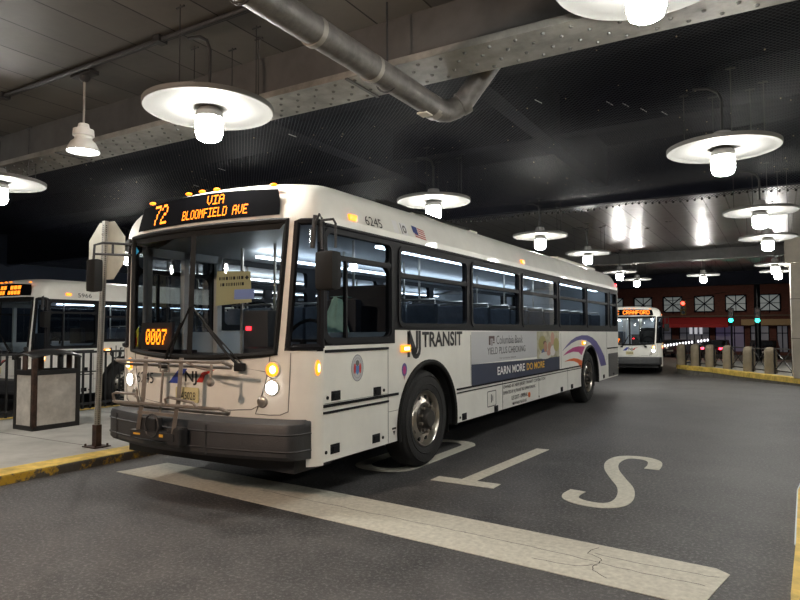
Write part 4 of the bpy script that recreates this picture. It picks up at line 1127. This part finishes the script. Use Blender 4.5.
# building over the road
BRICK = bpy.data.materials.new('dark_red_brick'); BRICK.use_nodes = True
nt = BRICK.node_tree; bs = nt.nodes['Principled BSDF']; bs.inputs['Roughness'].default_value = .85
tc = nt.nodes.new('ShaderNodeTexCoord'); mp = nt.nodes.new('ShaderNodeMapping'); mp.inputs['Rotation'].default_value = (PI/2, 0, 0); br = nt.nodes.new('ShaderNodeTexBrick')
br.inputs['Color1'].default_value = (.16, .05, .04, 1); br.inputs['Color2'].default_value = (.11, .035, .03, 1); br.inputs['Mortar'].default_value = (.08, .06, .05, 1); br.inputs['Scale'].default_value = 3
nt.links.new(tc.outputs['Object'], mp.inputs[0]); nt.links.new(mp.outputs[0], br.inputs['Vector']); nt.links.new(br.outputs['Color'], bs.inputs['Base Color'])
BY = 60
bl = thing('brick_building', (0, BY, -.85), 'dark red brick building across the street with cross-barred windows and red awning', 'building')
def bx(u, v):  # pixel -> x,z on the facade is only used while authoring; values below are metres
    return u, v
fx0, fx1 = -14, 9.3
winx = [-9.0, -6.35, -3.72, -1.05, 1.5, 4.1]
m = MB()
loops = [[(fx0, 0), (fx1, 0), (fx1, 12), (fx0, 12)]]
for x in winx: loops.append(rect(x-.80, 3.90, x+.80, 5.32))
for a, b in ((-9.2, -7.4), (-6.6, -3.9), (-3.2, -.7), (-.2, 2.1), (2.6, 4.0), (4.6, 5.4)): loops.append(rect(a, .3, b, 2.55))
m.plate(loops, lambda u, v, w: Vector((u, -w, v)), .4)
m.build('wall', BRICK, bl)
m = MB(); m.box((fx0, 5, 0), (fx1, 5.3, 12)); m.build('rear_wall', DARKC, bl)
UPG = mat('lit_upper_pane', (.3, .33, .33), .3, emit=(.55, .62, .62), estr=.16)
for x in winx:
    m = MB(); m.plate([rect(x-.84, 3.86, x+.84, 5.36), rect(x-.76, 3.94, x+.76, 5.28)], lambda u, v, w: Vector((u, -.05-w, v)), -.12)
    m.box((x-.03, -.02, 3.7), (x+.03, .03, 5.4)); m.box((x-.9, -.02, 4.55), (x+.9, .03, 4.6))
    for sg in (1, -1): m.tube([(x-sg*.78, -.06, 3.92), (x+sg*.78, -.06, 5.30)], .055, 6)
    f = m.build('upper_window', DARKC, bl)
    m = MB(); m.box((x-.78, .10, 3.92), (x+.78, .12, 5.3)); m.build('pane', UPG, f)
SHOP = mat('lit_shop_pane', (.2, .2, .22), .3, emit=(.5, .5, .62), estr=.05)
SHOP2 = mat('lit_shop_pane_violet', (.2, .2, .22), .3, emit=(.3, .2, .6), estr=.055)
for i, (a, b) in enumerate(((-9.2, -7.4), (-6.6, -3.9), (-3.2, -.7), (-.2, 2.1), (2.6, 4.0), (4.6, 5.4))):
    m = MB()
    n = max(2, int((b-a)/.6))
    for k in range(n+1):
        x = a+(b-a)*k/n; m.box((x-.04, -.02, .3), (x+.04, .04, 2.55))
    m.box((a, -.02, 1.9), (b, .04, 1.97)); f = m.build('shop_window', DARKC, bl)
    m = MB(); m.box((a, .10, .3), (b, .12, 2.55)); m.build('pane', SHOP2 if i in (3,) else SHOP, f)
AWN = mat('red_awning_cloth', (.42, .03, .035), .8)
m = MB(); m.grid([[Vector((x, 0, 3.35)), Vector((x, -1.2, 2.75)), Vector((x, -1.2, 2.45))] for x in (-13.5, -9, -4, .9)]); aw = m.build('red_awning', AWN, bl)
so = aw.modifiers.new('thick', 'SOLIDIFY'); so.thickness = .03
m = MB(); m.box((1.9, -.55, 2.62), (7.6, -.02, 3.15), .03); m.build('tan_fascia', mat('tan_fascia', (.40, .29, .17), .7), bl)
m = MB(); m.box((-14, -.12, 3.42), (9.3, 0, 3.55)); m.box((-14, -.15, 8.0), (9.3, 0, 8.3)); m.build('string_course', mat('stone_band', (.14, .10, .08), .8), bl)
WHITEGLOW = mat('white_globe_lit', (.9, .9, .9), .3, emit=(.95, .93, 1), estr=2.)
fs = thing('festoon_lights', (-1.0, 45, -.85), 'row of small white globe lights strung low across the street beyond the bollards', 'lights')
m = MB(); m.tube([(-1.7, 0, 1.17), (1.6, 0, 1.66)], .012, 5); m.build('wire', BLKP, fs)
for x, h in ((-1.7, 1.2), (1.6, 1.7)): m = MB(); m.cyl((x, 0, 0), (x, 0, h), .03, 8); m.build('post', BLKP, fs)
for k in range(16):
    if k in (11,): continue
    x = -1.56+.2*k; m = MB(); m.sphere((x, 0, 1.105+.0297*k), .062, 10, 8, (1, 1, 1.6)); m.build('globe_light', WHITEGLOW, fs, SM)
for k in range(3):
    m = MB(); m.box((-2.35+.42*k, -.08, 1.85), (-2.1+.42*k, -.03, 2.95)); m.build('lit_sign_panel', mat('sign_glow', (.6, .6, .6), .4, emit=(.8, .8, .85), estr=.5), bl)
# neighbouring dark grey block at the right
gb = thing('grey_building', (12.5, 51, -.85), 'dark grey stone building corner behind the concrete column', 'building')
m = MB(); m.box((-6.3, 0, 0), (9, 6, 11)); m.build('wall', mat('dark_stone', (.10, .095, .085), .8, var=.2, vscale=2), gb)
m = MB(); m.box((-6.4, -.15, 5.0), (9.1, 0, 5.3)); m.build('cornice', KERBC, gb)

# traffic signals
GREEN = mat('green_signal_lit', (.05, .5, .4), .3, emit=(.02, 1, .68), estr=10)
REDS = mat('red_signal_lit', (.5, .02, .01), .3, emit=(1, .05, .03), estr=8)
OFFR = mat('unlit_red_lens', (.06, .008, .008), .3)
OFFA = mat('unlit_amber_lens', (.06, .035, .005), .3)
OFFG = mat('unlit_green_lens', (.005, .05, .035), .3)
def signal(name, loc, label, housing, lit, post_h, post_r, arm=None, zoff=0):
    r = thing(name, loc, label, 'traffic light', 'traffic signals')
    if post_h:
        m = MB(); m.cyl((0, .25, 0), (0, .25, post_h), post_r, 14); m.cyl((0, .25, 0), (0, .25, .35), post_r*1.5, 14); m.build('pole', BLKP, r, SM)
    m = MB(); z = zoff
    m.box((-.17, -.12, z), (.17, .10, z+.98), .03)
    h = m.build('signal_housing', housing, r)
    for k, (on, off) in enumerate(((GREEN, OFFG), (OFFA, OFFA), (REDS, OFFR))):
        zc = z+.18+.31*k
        m = MB(); m.cyl((0, -.115, zc), (0, -.135, zc), .125, 18)
        isl = (k == 0 and lit == 'g') or (k == 2 and lit == 'r')
        m.build('lens', on if isl else off, h, SM)
        m = MB(); m.lathe([(.135, -.12), (.14, -.12), (.14, -.30), (.135, -.30)], (0, 0, zc), 'y', 16, a0=0, a1=PI); m.build('visor', housing, h, SM)
    return r
signal('traffic_signal', (3.62, 40.3, -.85), 'traffic signal showing green on the thick black pole', BLKP, 'g', 10, .17, zoff=2.66)
signal('traffic_signal', (2.09, 42, -.85), 'traffic signal showing green on a thin pole left of the thick black pole', BLKP, 'g', 3.6, .06, zoff=2.70)
sgr = signal('traffic_signal', (-.90, 43.5, 2.45), 'yellow traffic signal showing red, hung from a wire', mat('signal_yellow', (.45, .28, .04), .5), 'r', 0, 0)
m = MB(); m.tube([(-1.2, 0, 1.0), (0, 0, 1.06), (2.6, .2, 1.5)], .02, 5); m.cyl((0, 0, .97), (0, 0, 1.06), .02, 6); m.build('span_wire', BLKP, sgr)

# cars waiting in the street
CARP = mat('dark_car_paint', (.02, .02, .025), .25, coat=.5)
CARG = mat('car_glass', (.01, .012, .015), .08)
def car(loc, rz, label, brake):
    r = thing('car', loc, label, 'car', 'cars waiting in the street', rz)
    prof = [(-2.2, .35), (-2.25, .70), (-2.1, .90), (-1.5, .98), (-.95, 1.40), (.55, 1.43), (1.25, 1.02), (2.05, .86), (2.25, .65), (2.25, .35)]
    m = MB()
    def ring(x, s): return [Vector((x*s, y, .35+(z-.35)*(1 if s > .9 else .985))) for y, z in prof]
    m.grid([ring(-.88, .94), ring(-.88, 1.0), ring(.88, 1.0), ring(.88, .94)]); m.plate([prof], lambda u, v, w: Vector((-.83, u, v)), 0); m.plate([prof], lambda u, v, w: Vector((.83, u, v)), 0)
    m.plate([[(y*1, z) for y, z in prof]], lambda u, v, w: Vector((.88, u, v)), 1.76)
    m.build('body', CARP, r, SM)
    m = MB(); m.plate([[(-.70, 0), (.70, 0), (.58, 1), (-.58, 1)]], lambda u, v, w: Vector((u, -1.44+v*.46-.012, 1.03+v*.34)), 0)
    for sg in (1, -1): m.plate([[(-1.2, 1.02), (.95, 1.02), (.45, 1.36), (-.85, 1.34)]], lambda u, v, w: Vector((sg*.888, u, v)), 0)
    m.plate([[(-.70, 0), (.70, 0), (.58, 1), (-.58, 1)]], lambda u, v, w: Vector((u, 1.20-v*.60+.015, 1.05+v*.35)), 0)
    m.build('windows', CARG, r)
    for sg in (1, -1):
        m = MB(); m.box((sg*.55, -2.27, .70), (sg*.86, -2.20, .86), .02); m.build('tail_lamp', brake, r)
        m = MB(); m.box((sg*.55, 2.19, .62), (sg*.84, 2.26, .74), .02); m.build('front_lamp', STEEL, r)
        for y in (-1.4, 1.4):
            m = MB(); m.lathe([(.0, sg*.91), (.2, sg*.905), (.22, sg*.90), (.32, sg*.90), (.33, sg*.86), (.33, sg*.72), (.0, sg*.72)], (0, y, .33), 'x', 24); m.build('wheel', TIRE, r, SM)
    m = MB(); m.box((-.25, -2.265, .50), (.25, -2.245, .62)); m.build('licence_plate', WHITE_PRINT, r)
    return r
BRAKE = mat('brake_lamp_lit', (.5, .01, .01), .3, emit=(1, .03, .06), estr=11)
TAIL = mat('tail_lamp_lit', (.5, .01, .01), .3, emit=(1, .03, .05), estr=5)
car((.30, 53.5, -.85), math.radians(-4), 'dark car with bright brake lamps under the red awning end, beyond the bollards', BRAKE)
car((3.75, 53.2, -.85), math.radians(-4), 'dark car with red tail lamps behind the bollard nearest the column', BRAKE)
car((-2.6, 53.8, -.85), math.radians(-8), 'dark car with dim tail lamps just right of the distant bus', TAIL)

# unseen lamp added to brighten the building front and awning
sl = thing('added_facade_lamp', (6.6, 50, -.85), 'unseen added lamp on a tall pole with a long arm, brightening the brick facade', 'lamp')
m = MB(); m.tube([(0, 0, 0), (0, 0, 7.0), (-.4, 0, 7.5), (-6.2, 0, 7.9)], .07, 10); m.build('pole', BLKP, sl, SM)
m = MB(); m.box((-6.6, -.2, 7.80), (-5.9, .2, 7.93), .03); hd = m.build('lamp_head', DARKMETAL, sl)
m = MB(); m.box((-6.55, -.16, 7.775), (-5.95, .16, 7.798)); m.build('lit_lens', mat('added_lamp_lens', (.9, .8, .6), .4, emit=(1, .84, .62), estr=650), hd)

# ------------------------------------------------------------------ world, camera, colour
w = bpy.data.worlds.new('night'); scene.world = w; w.use_nodes = True
w.node_tree.nodes['Background'].inputs[0].default_value = (.012, .014, .022, 1)
w.node_tree.nodes['Background'].inputs[1].default_value = .6
cam = bpy.data.cameras.new('camera'); co = bpy.data.objects.new('camera', cam); COL.objects.link(co)
yaw, pit, rol, fpx = .5390, .0463, -.0032, 630.4
fw = Vector((-sin(yaw)*cos(pit), cos(yaw)*cos(pit), sin(pit))); rt = Vector((cos(yaw), sin(yaw), 0)); up = rt.cross(fw)
r2 = rt*cos(rol)+up*sin(rol); u2 = up*cos(rol)-rt*sin(rol)
co.matrix_world = Matrix(((r2.x, u2.x, -fw.x, 4.6526), (r2.y, u2.y, -fw.y, -3.9053), (r2.z, u2.z, -fw.z, 1.5272), (0, 0, 0, 1)))
cam.sensor_width = 36; cam.lens = fpx/800*36; cam.clip_start = .02; cam.clip_end = 300
scene.camera = co
vs = scene.view_settings; vs.view_transform = 'Standard'; vs.look = 'None'; vs.gamma = 1; vs.use_curve_mapping = False; vs.exposure = 0
cy = scene.cycles
cy.max_bounces = 6; cy.diffuse_bounces = 3; cy.glossy_bounces = 3; cy.transparent_max_bounces = 24; cy.transmission_bounces = 4
cy.caustics_reflective = False; cy.caustics_refractive = False; cy.sample_clamp_indirect = 4
cy.use_denoising = True
